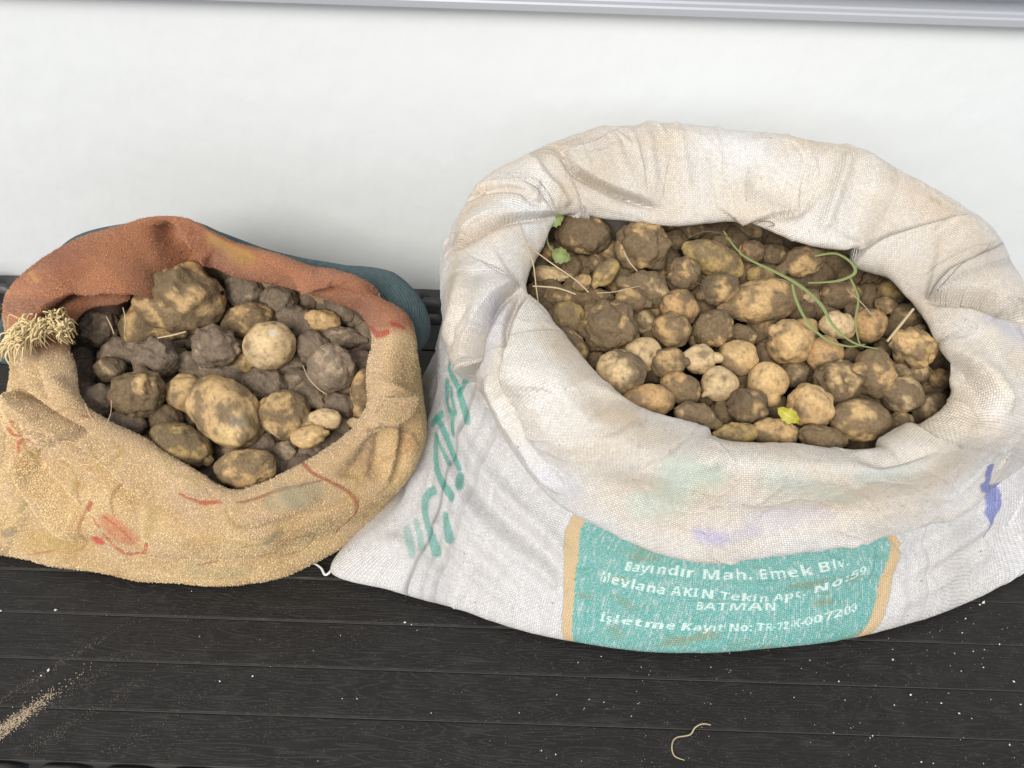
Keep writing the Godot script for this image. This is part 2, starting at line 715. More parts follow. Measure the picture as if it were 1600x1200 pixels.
func white_sack() -> void:
	var root := Node3D.new()
	root.position = V(0.19, 0, -0.47)
	add_named(root, "sack")
	tag(root, "large white woven plastic sack with teal print, open and full of potatoes", "sack")
	var nu := 960
	var nv := 360
	var P := loft(white_sack_rings(), nu, nv)
	var D := PackedFloat32Array()
	D.resize(P.size())
	for f in white_sack_folds():
		fold(D, P, nu, nv, f)
	# fine crinkles of the thin plastic cloth, most of them gathered towards the mouth
	for k in 150:
		var t := rng.randf()
		var v := rng.randf_range(0.17, 0.82)
		var len := rng.randf_range(0.03, 0.13)
		var lean := rng.randf_range(-0.022, 0.022)
		fold(D, P, nu, nv, ["ridge", rng.randf_range(0.0014, 0.0030), rng.randf_range(0.0008, 0.0022) * (1.0 if rng.randf() < 0.6 else -1.0), 0, 0, [t, v, t + lean * 0.4, v + len * 0.5, t + lean, v + len]])
	var N := normals_of(P, nu, nv)
	var col := PackedColorArray()
	col.resize(P.size())
	var Q := PackedVector3Array()
	Q.resize(P.size())
	for i in nu + 1:
		var ii := i % nu
		for j in nv:
			var k := i * nv + j
			var src := ii * nv + j
			var p := P[src]
			var v := float(j) / (nv - 1)
			var keep := smoothstep(0.0, 0.10, v) * (1.0 - smoothstep(0.84, 0.95, v))
			var a := soft.get_noise_3d(p.x * 14.0, p.y * 22.0, p.z * 14.0)
			var b := pow(1.0 - absf(soft.get_noise_3d(p.x * 9.0 + 5.0 + 0.6 * a, p.y * 7.0, p.z * 9.0)), 9.0) - 0.3
			var c := fine.get_noise_3d(p.x * 70.0, p.y * 90.0, p.z * 70.0)
			var d := D[src] + (0.0022 * a + 0.0010 * b + 0.0006 * c) * keep
			var x := p + N[src] * d
			x.y = maxf(x.y, 0.0025)
			x.z = maxf(x.z, WALL_Z + 0.003)
			Q[k] = x
			var dirt := 0.5 + 0.5 * fine.get_noise_3d(p.x * 9.0 + 3.0, p.y * 12.0, p.z * 9.0)
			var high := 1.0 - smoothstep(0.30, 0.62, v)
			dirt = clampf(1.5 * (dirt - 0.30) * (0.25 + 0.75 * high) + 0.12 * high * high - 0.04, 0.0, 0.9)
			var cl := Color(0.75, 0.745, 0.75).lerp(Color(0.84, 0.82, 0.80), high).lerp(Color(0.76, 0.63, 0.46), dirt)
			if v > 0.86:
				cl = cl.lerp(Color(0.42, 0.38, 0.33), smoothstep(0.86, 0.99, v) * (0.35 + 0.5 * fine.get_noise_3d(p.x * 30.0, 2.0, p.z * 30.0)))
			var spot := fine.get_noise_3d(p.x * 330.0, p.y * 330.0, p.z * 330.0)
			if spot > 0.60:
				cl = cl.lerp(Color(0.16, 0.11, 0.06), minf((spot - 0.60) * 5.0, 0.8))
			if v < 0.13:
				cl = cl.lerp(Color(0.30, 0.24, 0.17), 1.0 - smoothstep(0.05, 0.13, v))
			col[k] = cl
	for k in Q.size():
		Q[k] -= root.position
	var W := 1792
	var H := 768
	var px := PackedByteArray()
	px.resize(W * H * 4)
	teal_panel(px, W, H)
	for s in white_sack_print():
		stroke(px, W, H, P, nu, nv, s, 0.40, 0.22 if float(s[1]) > 0.5 else 0.75)
	for t in panel_text():
		lettering(px, W, H, P, nu, nv, t)
	var m := plain(Color(1, 1, 1), 0.42, 0.0, 0.5)
	m.vertex_color_use_as_albedo = true
	var wv := weave_images(512, 16)
	m.albedo_texture = tex(wv[0])
	m.heightmap_enabled = true
	m.heightmap_texture = tex(wv[1])
	m.heightmap_scale = 0.07
	m.uv1_scale = V(1 / 0.064, 1 / 0.064, 1)
	m.detail_enabled = true
	m.detail_uv_layer = BaseMaterial3D.DETAIL_UV_2
	m.detail_blend_mode = BaseMaterial3D.BLEND_MODE_MIX
	m.detail_albedo = tex(Image.create_from_data(W, H, false, Image.FORMAT_RGBA8, px))
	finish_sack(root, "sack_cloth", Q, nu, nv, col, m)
	# the torn white corner and its loose threads
	var tp := PackedVector3Array()
	for i in 9:
		for j in 7:
			var u := i / 8.0
			var v := j / 6.0
			var a := V(-0.1473, 0.0110, -0.3181).lerp(V(-0.1318, 0.0110, -0.3147), u)
			var b := V(-0.1464, 0.0025, -0.3062).lerp(V(-0.1294, 0.0035, -0.3057 - 0.003), u)
			tp.append(a.lerp(b, v) + V(0, 0.0018 * sin(u * 5.0 + v * 2.0), 0.0012 * sin(u * 7.0) * v) - root.position)
	part("torn_corner", grid_mesh(tp, 9, 7, false, PackedVector2Array(), PackedVector2Array(), PackedColorArray()), mats.thread, root)
	var th := thread_paths()
	for p in th:
		var loc := []
		for q in p:
			loc.append(q - root.position)
		part("loose_thread", tube(loc, [0.0010, 0.0014, 0.0012, 0.0007], 6, 60), mats.thread, root)


func edge_t(e: Array, v: float) -> float:
	var n := e.size() / 2
	for k in n - 1:
		if v <= e[k * 2 + 3] or k == n - 2:
			var s: float = (v - e[k * 2 + 1]) / maxf(e[k * 2 + 3] - e[k * 2 + 1], 0.0001)
			return lerpf(e[k * 2], e[k * 2 + 2], s)
	return 0.0


func teal_panel(px: PackedByteArray, W: int, H: int) -> void:
	var e := panel_edges()
	var teal := Color(0.16, 0.60, 0.57)
	var gold := Color(0.76, 0.62, 0.36)
	for j in range(int(0.545 * H), int(0.99 * H)):
		var v := (j + 0.5) / H
		var l := edge_t(e[0], v)
		var r := edge_t(e[1], v)
		var sl := edge_t(e[2], v)
		var sr := edge_t(e[3], v)
		for i in range(int(minf(sr, r) * W) - 2, int(maxf(sl, l) * W) + 3):
			var t := (i + 0.5) / W + fine.get_noise_1d(j * 0.15) * 0.0006
			var th := fine.get_noise_2d(i * 0.50, j * 0.50) + 0.45 * (rng.randf() - 0.5)
			var vert := fine.get_noise_2d(i * 0.45, j * 0.030 + 70.0)
			var patch := fine.get_noise_2d(i * 0.014, j * 0.02 + 30.0)
			var key := (j * W + posmod(i, W)) * 4
			if t > r and t < l:
				var a := clampf(0.94 - 0.75 * maxf(th + 0.15, 0.0) - 0.6 * maxf(vert - 0.16, 0.0) * 2.0 + 0.1 * patch, 0.2, 0.97)
				over(px, key, teal.lerp(Color(0.32, 0.61, 0.57), clampf(0.35 + patch, 0, 1)), a)
				if patch > 0.33:
					over(px, key, Color(0.55, 0.50, 0.38), clampf((patch - 0.33) * 2.2, 0.0, 0.45))
			elif (t >= l and t < sl) or (t <= r and t > sr):
				over(px, key, gold, clampf(0.80 - 0.5 * maxf(th + 0.1, 0.0), 0.2, 0.9))


func lettering(px: PackedByteArray, W: int, H: int, P: PackedVector3Array, nu: int, nv: int, row: Array) -> void:
	var font := SystemFont.new()
	font.font_names = PackedStringArray(["Droid Sans"])
	font.font_weight = 700
	var tm := TextMesh.new()
	tm.font = font
	tm.font_size = 32
	tm.pixel_size = 1.0 / 32.0
	tm.depth = 0.0
	tm.curve_step = 1.0
	tm.horizontal_alignment = HORIZONTAL_ALIGNMENT_LEFT
	tm.text = row[0]
	var arr := tm.get_mesh_arrays()
	var vs: PackedVector3Array = arr[Mesh.ARRAY_VERTEX]
	var ix: PackedInt32Array = arr[Mesh.ARRAY_INDEX] if arr[Mesh.ARRAY_INDEX] != null else PackedInt32Array(range(vs.size()))
	if vs.is_empty():
		return
	var x0 := INF
	var x1 := -INF
	var y0 := INF
	var cap := -INF
	for v in vs:
		x0 = minf(x0, v.x)
		x1 = maxf(x1, v.x)
		y0 = minf(y0, v.y)
		cap = maxf(cap, v.y)
	var q := smooth_poly(row[2], 4)
	var n := q.size() / 2
	var height: float = row[1]
	var base := cap - 0.80
	var tp := PackedVector2Array()
	for v in vs:
		var s := (v.x - x0) / (x1 - x0) * (n - 1)
		var k := mini(int(s), n - 2)
		var t := lerpf(q[k * 2], q[k * 2 + 2], s - k)
		var b := lerpf(q[k * 2 + 1], q[k * 2 + 3], s - k)
		var sc := scales(P, nu, nv, t, b)
		tp.append(Vector2(t * W, (b - (v.y - base) / 0.72 * height / sc.y) * H))
	for f in range(0, ix.size(), 3):
		var a := tp[ix[f]]
		var b := tp[ix[f + 1]]
		var c := tp[ix[f + 2]]
		var area := (b - a).cross(c - a)
		if absf(area) < 0.02:
			continue
		for j in range(int(minf(a.y, minf(b.y, c.y))), int(maxf(a.y, maxf(b.y, c.y))) + 1):
			for i in range(int(minf(a.x, minf(b.x, c.x))), int(maxf(a.x, maxf(b.x, c.x))) + 1):
				var p := Vector2(i + 0.5, j + 0.5)
				var u := (b - a).cross(p - a) / area
				var w := (c - b).cross(p - b) / area
				var z := (a - c).cross(p - c) / area
				if u >= -0.02 and w >= -0.02 and z >= -0.02 and j >= 0 and j < H:
					var th := fine.get_noise_2d(i * 0.30, j * 0.30 + 90.0)
					over(px, (j * W + posmod(i, W)) * 4, Color(0.86, 0.88, 0.86), clampf(0.92 - 0.8 * maxf(th, 0.0), 0.15, 0.95))


func tan_sack() -> void:
	var root := Node3D.new()
	root.position = V(-0.24, 0, -0.44)
	add_named(root, "sack")
	tag(root, "smaller yellowish-tan cloth sack with faded red flower print and orange lining", "sack")
	var nu := 680
	var nv := 280
	var P := loft(tan_sack_rings(), nu, nv)
	var D := PackedFloat32Array()
	D.resize(P.size())
	for f in tan_sack_folds():
		fold(D, P, nu, nv, f)
	var N := normals_of(P, nu, nv)
	var col := PackedColorArray()
	col.resize(P.size())
	var Q := PackedVector3Array()
	Q.resize(P.size())
	for i in nu + 1:
		var ii := i % nu
		var t := float(ii) / nu
		for j in nv:
			var k := i * nv + j
			var src := ii * nv + j
			var p := P[src]
			var v := float(j) / (nv - 1)
			var keep := smoothstep(0.0, 0.10, v) * (1.0 - smoothstep(0.93, 1.0, v))
			var a := soft.get_noise_3d(p.x * 16.0, p.y * 22.0, p.z * 16.0)
			var b := soft.get_noise_3d(p.x * 40.0 + 5.0, p.y * 46.0, p.z * 40.0)
			var c := fine.get_noise_3d(p.x * 260.0, p.y * 260.0, p.z * 260.0)
			var x := p + N[src] * (D[src] + (0.0020 * a + 0.0004 * b) * keep + 0.00035 * c)
			x.y = maxf(x.y, 0.0025)
			Q[k] = x
			var tone := fine.get_noise_3d(p.x * 16.0 + 3.0, p.y * 16.0, p.z * 16.0)
			var cl := Color(0.93, 0.72, 0.42).lerp(Color(0.78, 0.56, 0.31), clampf(0.38 + 1.1 * tone, 0, 1)).lerp(Color(0.84, 0.65, 0.46), clampf(1.2 * fine.get_noise_3d(p.x * 24.0, p.y * 24.0 + 8.0, p.z * 24.0), 0, 0.7))
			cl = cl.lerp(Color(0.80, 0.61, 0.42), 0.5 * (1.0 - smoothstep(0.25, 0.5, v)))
			# the orange lining shows on the flap that stands up at the back
			var back := smoothstep(0.005, 0.045, t + 0.02 * tone) * (1.0 - smoothstep(0.485, 0.505, t + 0.01 * tone))
			var edge := 0.46
			var lining := back * (1.0 - smoothstep(edge - 0.02, edge + 0.02, v))
			var orange := Color(0.60, 0.29, 0.165).lerp(Color(0.45, 0.20, 0.12), clampf(0.4 + tone, 0, 1))
			cl = cl.lerp(orange, lining)
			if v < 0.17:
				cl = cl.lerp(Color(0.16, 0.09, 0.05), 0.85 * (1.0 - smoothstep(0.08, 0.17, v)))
			col[k] = cl
	for k in Q.size():
		Q[k] -= root.position
	var W := 1280
	var H := 640
	var px := PackedByteArray()
	px.resize(W * H * 4)
	for k in 26:
		var ct := rng.randf_range(0.58, 0.98)
		var cv := rng.randf_range(0.40, 0.90)
		var loop := []
		var turn := rng.randf() * TAU
		for q in 6:
			var an := turn + q * rng.randf_range(0.8, 1.3)
			var rad := rng.randf_range(0.5, 1.1)
			loop.append(ct + 0.016 * rad * cos(an) + 0.004 * q)
			loop.append(cv + 0.050 * rad * sin(an))
		var wide := rng.randf_range(0.0009, 0.0022)
		stroke(px, W, H, P, nu, nv, [Color(0.62, 0.50, 0.20) if k % 4 else Color(0.68, 0.38, 0.22), rng.randf_range(0.18, 0.36), [wide, wide, wide], loop], 0.45, 0.5)
	for s in tan_sack_print():
		stroke(px, W, H, P, nu, nv, s, 0.30, 0.35 if float(s[1]) > 0.52 else 0.6)
	var m := plain(Color(1, 1, 1), 0.95, 0.0, 0.2)
	m.vertex_color_use_as_albedo = true
	m.rim_enabled = true
	m.rim = 0.35
	m.rim_tint = 0.6
	m.albedo_texture = noise_tex(512, 0.09, 44, 4, [Color(0.62, 0.55, 0.45), Color(1, 1, 1)])
	m.heightmap_enabled = true
	m.heightmap_texture = noise_tex(512, 0.11, 45, 3)
	m.heightmap_scale = 0.16
	m.uv1_scale = V(13, 13, 1)
	m.detail_enabled = true
	m.detail_uv_layer = BaseMaterial3D.DETAIL_UV_2
	m.detail_blend_mode = BaseMaterial3D.BLEND_MODE_MIX
	m.detail_albedo = tex(Image.create_from_data(W, H, false, Image.FORMAT_RGBA8, px))
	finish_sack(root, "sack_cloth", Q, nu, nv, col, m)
	nap(root, Q, N, col, px, W, H, nu, nv)
	var fm := plain(Color(0.66, 0.53, 0.29), 0.9, 0.0, 0.2)
	for f in fringe_strands():
		var a: Vector3 = f[0] - root.position
		var b: Vector3 = f[1] - root.position
		var mid := (a + b) * 0.5 + V(0, 0.006, 0) + V(rng.randf_range(-1, 1), rng.randf_range(-0.6, 0.8), rng.randf_range(-1, 1)) * 0.004
		part("fringe_strand", tube([a, mid, b], [f[2] * 1.0, f[2], f[2] * 0.8, f[2] * 0.45], 6, 12), fm, root)


func nap(root: Node3D, Q: PackedVector3Array, N: PackedVector3Array, col: PackedColorArray, px: PackedByteArray, W: int, H: int, nu: int, nv: int) -> void:
	# the worn pile of the terry cloth: short leaning tufts, each in the colour of the cloth it grows from
	var st := SurfaceTool.new()
	st.begin(Mesh.PRIMITIVE_TRIANGLES)
	var base := []
	for k in 3:
		base.append(V(cos(TAU * k / 3) * 0.42, -0.2, sin(TAU * k / 3) * 0.42))
	for k in 3:
		var a: Vector3 = base[k]
		var b: Vector3 = base[(k + 1) % 3]
		var c := V(a.x * 0.7 + 0.2, 0.75, a.z * 0.7)
		var d := V(b.x * 0.7 + 0.2, 0.75, b.z * 0.7)
		var top := V(0.35, 1.0, 0)
		for t in [[a, b, d], [a, d, c], [c, d, top]]:
			for q in t:
				st.set_normal((V(q.x, 0.55, q.z)).normalized())
				st.add_vertex(q)
	var mesh := st.commit()
	var want := 90000
	var at: Array[Transform3D] = []
	var tint: Array[Color] = []
	var r := RandomNumberGenerator.new()
	r.seed = 515
	var tries := 0
	while at.size() < want and tries < 260000:
		tries += 1
		var i := r.randi_range(0, nu - 1)
		var j := r.randi_range(int(nv * 0.12), int(nv * 0.95))
		var k := i * nv + j
		# even cover: keep a place by the area of its cell
		var area := (Q[k + nv] - Q[k]).cross(Q[mini(k + 1, Q.size() - 1)] - Q[k]).length()
		if r.randf() > area / 5.0e-6:
			continue
		var f := r.randf()
		var g := r.randf()
		var p := Q[k] + (Q[k + nv] - Q[k]) * f + (Q[mini(k + 1, Q.size() - 1)] - Q[k]) * g
		if p.y < 0.004:
			continue
		var n := (N[k] + V(r.randf_range(-1, 1), r.randf_range(-1, 1), r.randf_range(-1, 1)) * 0.55).normalized()
		var x := n.cross(V(0.3, 0.2, 0.9)).normalized().rotated(n, r.randf() * TAU)
		var h := r.randf_range(0.0006, 0.0012)
		var w := h * r.randf_range(0.7, 1.0)
		at.append(Transform3D(Basis(x * w, n * h, x.cross(n) * w), p))
		var c := col[k]
		var u := (int(float(j) / (nv - 1) * (H - 1)) * W + int(float(i) / nu * W)) * 4
		var al := px[u + 3] / 255.0
		c = c.lerp(Color(px[u] / 255.0, px[u + 1] / 255.0, px[u + 2] / 255.0).srgb_to_linear(), al * 0.9)
		var m := r.randf_range(0.82, 1.06)
		c = Color(c.r * m, c.g * m * r.randf_range(0.97, 1.02), c.b * m * r.randf_range(0.88, 1.06))
		tint.append(c)
	var mm := MultiMesh.new()
	mm.transform_format = MultiMesh.TRANSFORM_3D
	mm.use_colors = true
	mm.mesh = mesh
	mm.instance_count = at.size()
	for k in at.size():
		mm.set_instance_transform(k, at[k])
		mm.set_instance_color(k, tint[k])
	var o := MultiMeshInstance3D.new()
	o.multimesh = mm
	var m2 := plain(Color(1, 1, 1), 0.95, 0.0, 0.1)
	m2.vertex_color_use_as_albedo = true
	o.material_override = m2
	add_named(o, "pile", root)
	o.set_meta("kind", "stuff")


func ribbed_cloth() -> void:
	# a thick ribbed teal edge that stands round the back of the tan sack
	var rows := ribbed_cloth_path()
	var c := []
	var r := []
	for q in rows:
		c.append(q[0])
		r.append(q[1])
	var steps := 150
	var line := curve_points(c, steps)
	var sides := 420
	var P := PackedVector3Array()
	var at := V(-0.24, 0, -0.56)
	for i in steps:
		var t := (line[mini(i + 1, steps - 1)] - line[maxi(i - 1, 0)]).normalized()
		var x := t.cross(Vector3.UP).normalized()
		var y := x.cross(t).normalized()
		var f := float(i) / (steps - 1)
		var rad := lerp_list(r, f)
		var cap := sqrt(maxf(1.0 - pow(maxf(0.0, maxf(1.0 - i / 9.0, 1.0 - (steps - 1 - i) / 9.0)), 2.0), 0.0004))
		for j in sides + 1:
			var a := TAU * j / sides
			var rib := 1.0 + 0.028 * cos(a * 62.0)
			var low := 1.0
			# the cloth hangs down from the roll on its lower side
			var p := line[i] + (x * cos(a) + y * sin(a)) * rad * rib * cap * low
			P.append(p - at)
	var o := part("ribbed_cloth", grid_mesh(P, steps, sides + 1, false, PackedVector2Array(), PackedVector2Array(), PackedColorArray(), true), mats.rib, null, at)
	tag(o, "rolled dark teal ribbed cloth behind the orange flap of the tan sack", "cloth")


# ---------------------------------------------------------------- potatoes
func smax(a: float, b: float, k: float) -> float:
	var h := clampf(0.5 + 0.5 * (a - b) / k, 0.0, 1.0)
	return lerpf(b, a, h) + k * h * (1.0 - h)


func potato_mesh(r: Vector3, dirt: float, shape: String, seed_: int, pale: bool, nu: int, nv: int, tone: int) -> ArrayMesh:
	var rr := RandomNumberGenerator.new()
	rr.seed = seed_
	var o := Vector3(rr.randf(), rr.randf(), rr.randf()) * 90.0
	var big := maxf(r.x, maxf(r.y, r.z))
	# knobs: [centre, radius] in units of the longest half axis
	var knobs := []
	var lump := 0.10
	match shape:
		"nub":
			knobs.append([V(0.62, -0.12, 0.45), 0.42])
		"tail":
			knobs.append([V(-0.42, -0.72, 0.45), 0.22])
			knobs.append([V(-0.60, -1.02, 0.36), 0.13])
			lump = 0.05
		"drop":
			knobs.append([V(0.80, 0.05, 0.2), 0.42])
			knobs.append([V(1.12, -0.05, 0.25), 0.16])
			lump = 0.05
		"bighead":
			knobs.append([V(0.52, 0.02, 0.45), 0.60])
			knobs.append([V(0.74, 0.03, 0.72), 0.17])
			lump = 0.07
		"lump":
			knobs.append([V(-0.72, -0.40, 0.25), 0.36])
			knobs.append([V(0.25, 0.30, 0.2), 0.62])
			lump = 0.16
		"egg":
			lump = 0.05
		"clod":
			lump = 0.15
		"long":
			lump = 0.07
		_:
			lump = 0.09
			if rr.randf() < 0.4:
				knobs.append([V(rr.randf_range(-0.5, 0.5), rr.randf_range(-0.5, 0.5), 0.45), rr.randf_range(0.30, 0.5)])
	var taper := rr.randf_range(-0.22, 0.22)
	if shape in ["round", "oval", "long"] and rr.randf() < 0.42:
		# a neck or a pointed end
		var end := 1.0 if rr.randf() < 0.5 else -1.0
		knobs.append([V(0.86 * end, rr.randf_range(-0.2, 0.2), rr.randf_range(0.0, 0.35)), rr.randf_range(0.26, 0.40)])
		taper = 0.25 * end
	var eyes := []
	for k in rr.randi_range(3, 6):
		eyes.append(Vector3(rr.randf_range(-1, 1), rr.randf_range(-1, 1), rr.randf_range(-0.2, 1)).normalized())
	var skin := Color(0.74, 0.53, 0.27)
	if tone == 1: skin = Color(0.66, 0.44, 0.22)
	if tone == 2: skin = Color(0.80, 0.63, 0.38)
	if tone == 3: skin = Color(0.56, 0.46, 0.34)
	if tone == 4: skin = Color(0.58, 0.44, 0.19)
	var mud := Color(0.155, 0.113, 0.066).lerp(Color(0.112, 0.083, 0.052), rr.randf())
	if tone == 3: mud = Color(0.165, 0.128, 0.093)
	var P := PackedVector3Array()
	var C := PackedColorArray()
	P.resize((nu + 1) * nv)
	C.resize((nu + 1) * nv)
	var cut := lerpf(0.62, -0.62, dirt)
	for i in nu + 1:
		var a := TAU * (i % nu) / nu
		for j in nv:
			var b := PI * j / (nv - 1)
			var d := V(cos(b), sin(b) * cos(a), sin(b) * sin(a))
			var rad := 1.0 / sqrt(d.x * d.x / (r.x * r.x) + d.y * d.y / (r.y * r.y) + d.z * d.z / (r.z * r.z))
			rad *= 1.0 - taper * d.x * absf(d.x) * 0.8
			if shape == "egg" or shape == "drop":
				rad *= 1.0 - 0.10 * d.x * d.x * signf(d.x)
			for k in knobs:
				var c: Vector3 = k[0] * V(r.x, r.y, r.z)
				var s: float = k[1] * (r.y if shape != "lump" else big)
				var dc := d.dot(c)
				var q := dc * dc - c.length_squared() + s * s
				if q > 0.0 and dc > 0.0:
					rad = smax(rad, dc + sqrt(q), 0.10 * r.y)
			var w := d * 1.3 + o
			rad *= 1.0 + lump * soft.get_noise_3dv(w * 1.1) + lump * (0.22 + 0.16 * dirt) * soft.get_noise_3dv(w * 2.6)
			for e in eyes:
				var g: float = d.distance_to(e)
				if g < 0.16:
					rad *= 1.0 - 0.035 * (1.0 - g / 0.16)
			var p := d * rad
			var scale := 1.0 / 0.026
			var n1 := fine.get_noise_3dv(p * scale * 0.95 + o)
			var n2 := fine.get_noise_3dv(p * scale * 3.6 + o * 1.7)
			var up := 0.10 * (-d.z)
			var m := smoothstep(-0.24, 0.24, n1 * 1.15 + n2 * 0.38 - cut + 0.02 + up)
			var cake := m * (0.5 + 0.6 * n2) * (0.0006 + 0.0010 * dirt * dirt)
			if shape == "clod" or dirt > 0.9:
				cake += 0.0008 * soft.get_noise_3dv(p * scale * 2.1 + o)
			P[i * nv + j] = p + d * cake
			var tint := 0.5 + 0.5 * fine.get_noise_3dv(p * scale * 0.5 + o * 2.3)
			var sk := skin.lerp(skin * Color(0.72, 0.62, 0.50), tint * 0.75)
			if n2 > 0.36:
				sk = sk.lerp(Color(0.26, 0.17, 0.09), minf((n2 - 0.36) * 3.2, 0.7))
			if shape == "bighead" and d.x > 0.15:
				sk = sk.lerp(Color(0.76, 0.56, 0.28), smoothstep(0.15, 0.7, d.x))
			if (shape == "egg" or shape == "bighead") and pale:
				var scar := d.distance_to(V(0.55, 0.25, 0.80).normalized())
				if scar < 0.16 + 0.1 * n2:
					sk = sk.lerp(Color(0.80, 0.76, 0.68), 0.8)
			var md := mud.lerp(mud * 1.6, clampf(0.30 + n2 * 0.8 + 0.5 * n1, 0, 1))
			# a thin film of dried soil over everything, thicker mud in patches
			var film := clampf(0.16 + 0.46 * dirt + 0.50 * n1 + 0.35 * n2, 0.05, 0.85)
			var c := sk.lerp(mud * 1.35, film * 0.9)
			c = c.lerp(md, m * (0.62 + 0.33 * dirt))
			for e in eyes:
				var g: float = d.distance_to(e)
				if g < 0.10:
					c = c.lerp(Color(0.09, 0.06, 0.035), 0.75 * (1.0 - g / 0.10))
			c.a = 1.0
			C[i * nv + j] = c
	return grid_mesh(P, nu + 1, nv, true, PackedVector2Array(), PackedVector2Array(), C, true)


func view_basis(angle: float) -> Basis:
	# long axis turned by that many degrees in the plane square to the slanting line of sight, as the potatoes lie on the heap
	var b := Basis(Vector3.RIGHT, deg_to_rad(-52.0)) * Basis(Vector3.BACK, deg_to_rad(1.9))
	return b * Basis(Vector3.BACK, deg_to_rad(-angle))


func potatoes(which: String) -> void:
	var rows: Array = tan_sack_potatoes() if which == "tan" else white_sack_potatoes()
	var k := 0
	for q in rows:
		var o := MeshInstance3D.new()
		var tone := 0
		var label: String = q[5]
		if which == "tan":
			tone = 3 if float(q[3]) > 0.6 else 0
			if label.contains("olive"): tone = 4
			if label.contains("largest lumpy one") == false and label.contains("largest lumpy"): tone = 0
			if label.contains("pale smooth") : tone = 2
		else:
			tone = [0, 0, 4, 0, 2][k % 5]
		if label.contains("pale"): tone = 2 if k % 2 else 0
		if label.contains("pinkish") or label.contains("mauve") or label.contains("russet") or label.contains("orange-tan"): tone = 1
		var r: Vector3 = q[1]
		var n := 72 if maxf(r.x, r.y) > 0.018 else 44
		o.mesh = potato_mesh(r, q[3], q[4], 1000 + k * 17 + (0 if which == "tan" else 7000), label.contains("pale") or label.contains("biggest front"), n, int(n * 0.62), tone)
		o.material_override = mats.clean_potato if float(q[3]) < 0.45 else mats.potato
		o.position = q[0]
		o.basis = view_basis(q[2])
		add_named(o, "potato")
		tag(o, label, "potato", "potatoes heaped in the %s sack" % which)
		k += 1
	var deep: Array = tan_deep_potatoes() if which == "tan" else white_deep_potatoes()
	for q in deep:
		var o := MeshInstance3D.new()
		o.mesh = potato_mesh(q[1], maxf(q[3], 0.95), "clod", 3000 + k * 13, false, 30, 20, 3 if which == "tan" else 1)
		o.material_override = mats.potato
		o.position = q[0]
		o.basis = view_basis(q[2])
		add_named(o, "potato")
		tag(o, "dirt-covered potato glimpsed in a gap beneath the top layer of the %s sack" % which, "potato", "deep potatoes in the %s sack" % which)
		k += 1
	# loose soil under the heap
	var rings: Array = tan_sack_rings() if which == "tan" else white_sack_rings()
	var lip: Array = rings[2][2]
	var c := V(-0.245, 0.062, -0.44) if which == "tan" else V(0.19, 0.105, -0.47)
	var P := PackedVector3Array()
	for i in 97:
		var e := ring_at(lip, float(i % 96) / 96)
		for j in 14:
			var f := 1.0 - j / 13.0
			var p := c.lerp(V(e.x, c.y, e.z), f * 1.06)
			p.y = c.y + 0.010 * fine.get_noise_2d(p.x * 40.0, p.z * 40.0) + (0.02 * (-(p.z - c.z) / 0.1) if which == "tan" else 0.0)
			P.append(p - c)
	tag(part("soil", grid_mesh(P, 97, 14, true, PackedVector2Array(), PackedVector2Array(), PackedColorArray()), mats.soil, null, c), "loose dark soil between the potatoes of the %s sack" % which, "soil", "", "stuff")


# ---------------------------------------------------------------- small things
func strands_and_leaves() -> void:
	for s in loose_strands():
		var pts: Array = s[5]
		var at: Vector3 = pts[0]
		var loc := []
		for p in pts:
			loc.append(p - at)
		var green: bool = s[3] == "green"
		var o := part(s[0], tube(loc, s[4], 8 if green else 5, 64, 0.3 if green else 1.0), mats[s[3]], null, at)
		tag(o, s[1], s[2])
	var st := leaf_stem()
	var sprig := Node3D.new()
	sprig.position = st[0]
	add_named(sprig, "leafy_sprig")
	tag(sprig, "green sprig with two leaves in the back left corner of the white sack", "sprig")
	var stem := []
	for p in st:
		stem.append(p - st[0])
	part("stem", tube(stem, [0.001, 0.001, 0.0009], 6, 30), mats.green, sprig)
	for q in leaf_spots():
		var P := PackedVector3Array()
		for i in 17:
			var u := i / 16.0 * 2 - 1
			for j in 9:
				var v := j / 8.0 * 2 - 1
				var wide := maxf(1.0 - u * u, 0.0) * (1.0 - 0.45 * u) * (1.0 + 0.12 * sin(u * 14.0))
				var n: Vector3 = (q[3] as Vector3).cross(q[2]).normalized()
				if n.y < 0: n = -n
				P.append(q[2] * u * q[4] + q[3] * v * wide * q[5] + n * (0.0030 * absf(v) - 0.005 * u * u + 0.0014 * sin(u * 9.0) * absf(v)))
		var m := grid_mesh(P, 17, 9, false, PackedVector2Array(), PackedVector2Array(), PackedColorArray(), true)
		if q[6] == "green":
			part("leaf", m, mats.green, sprig, q[1] - sprig.position)
		else:
			tag(part("yellow_leaf", m, mats.yellow, null, q[1]), q[0], "leaf")


func crumb_mesh(seed_: int) -> ArrayMesh:
	var st := SurfaceTool.new()
	st.begin(Mesh.PRIMITIVE_TRIANGLES)
	var r := RandomNumberGenerator.new()
	r.seed = seed_
	var v := []
	for p in [V(1, 0, 0), V(-1, 0, 0), V(0, 0.7, 0), V(0, -0.7, 0), V(0, 0, 1), V(0, 0, -1)]:
		v.append(p * r.randf_range(0.7, 1.2))
	for f in [[2, 0, 4], [2, 4, 1], [2, 1, 5], [2, 5, 0], [3, 4, 0], [3, 1, 4], [3, 5, 1], [3, 0, 5]]:
		var n: Vector3 = (v[f[0]] + v[f[1]] + v[f[2]]).normalized()
		for k in [0, 1, 2]:
			st.set_normal(n)
			st.add_vertex(v[f[k]])
	return st.commit()


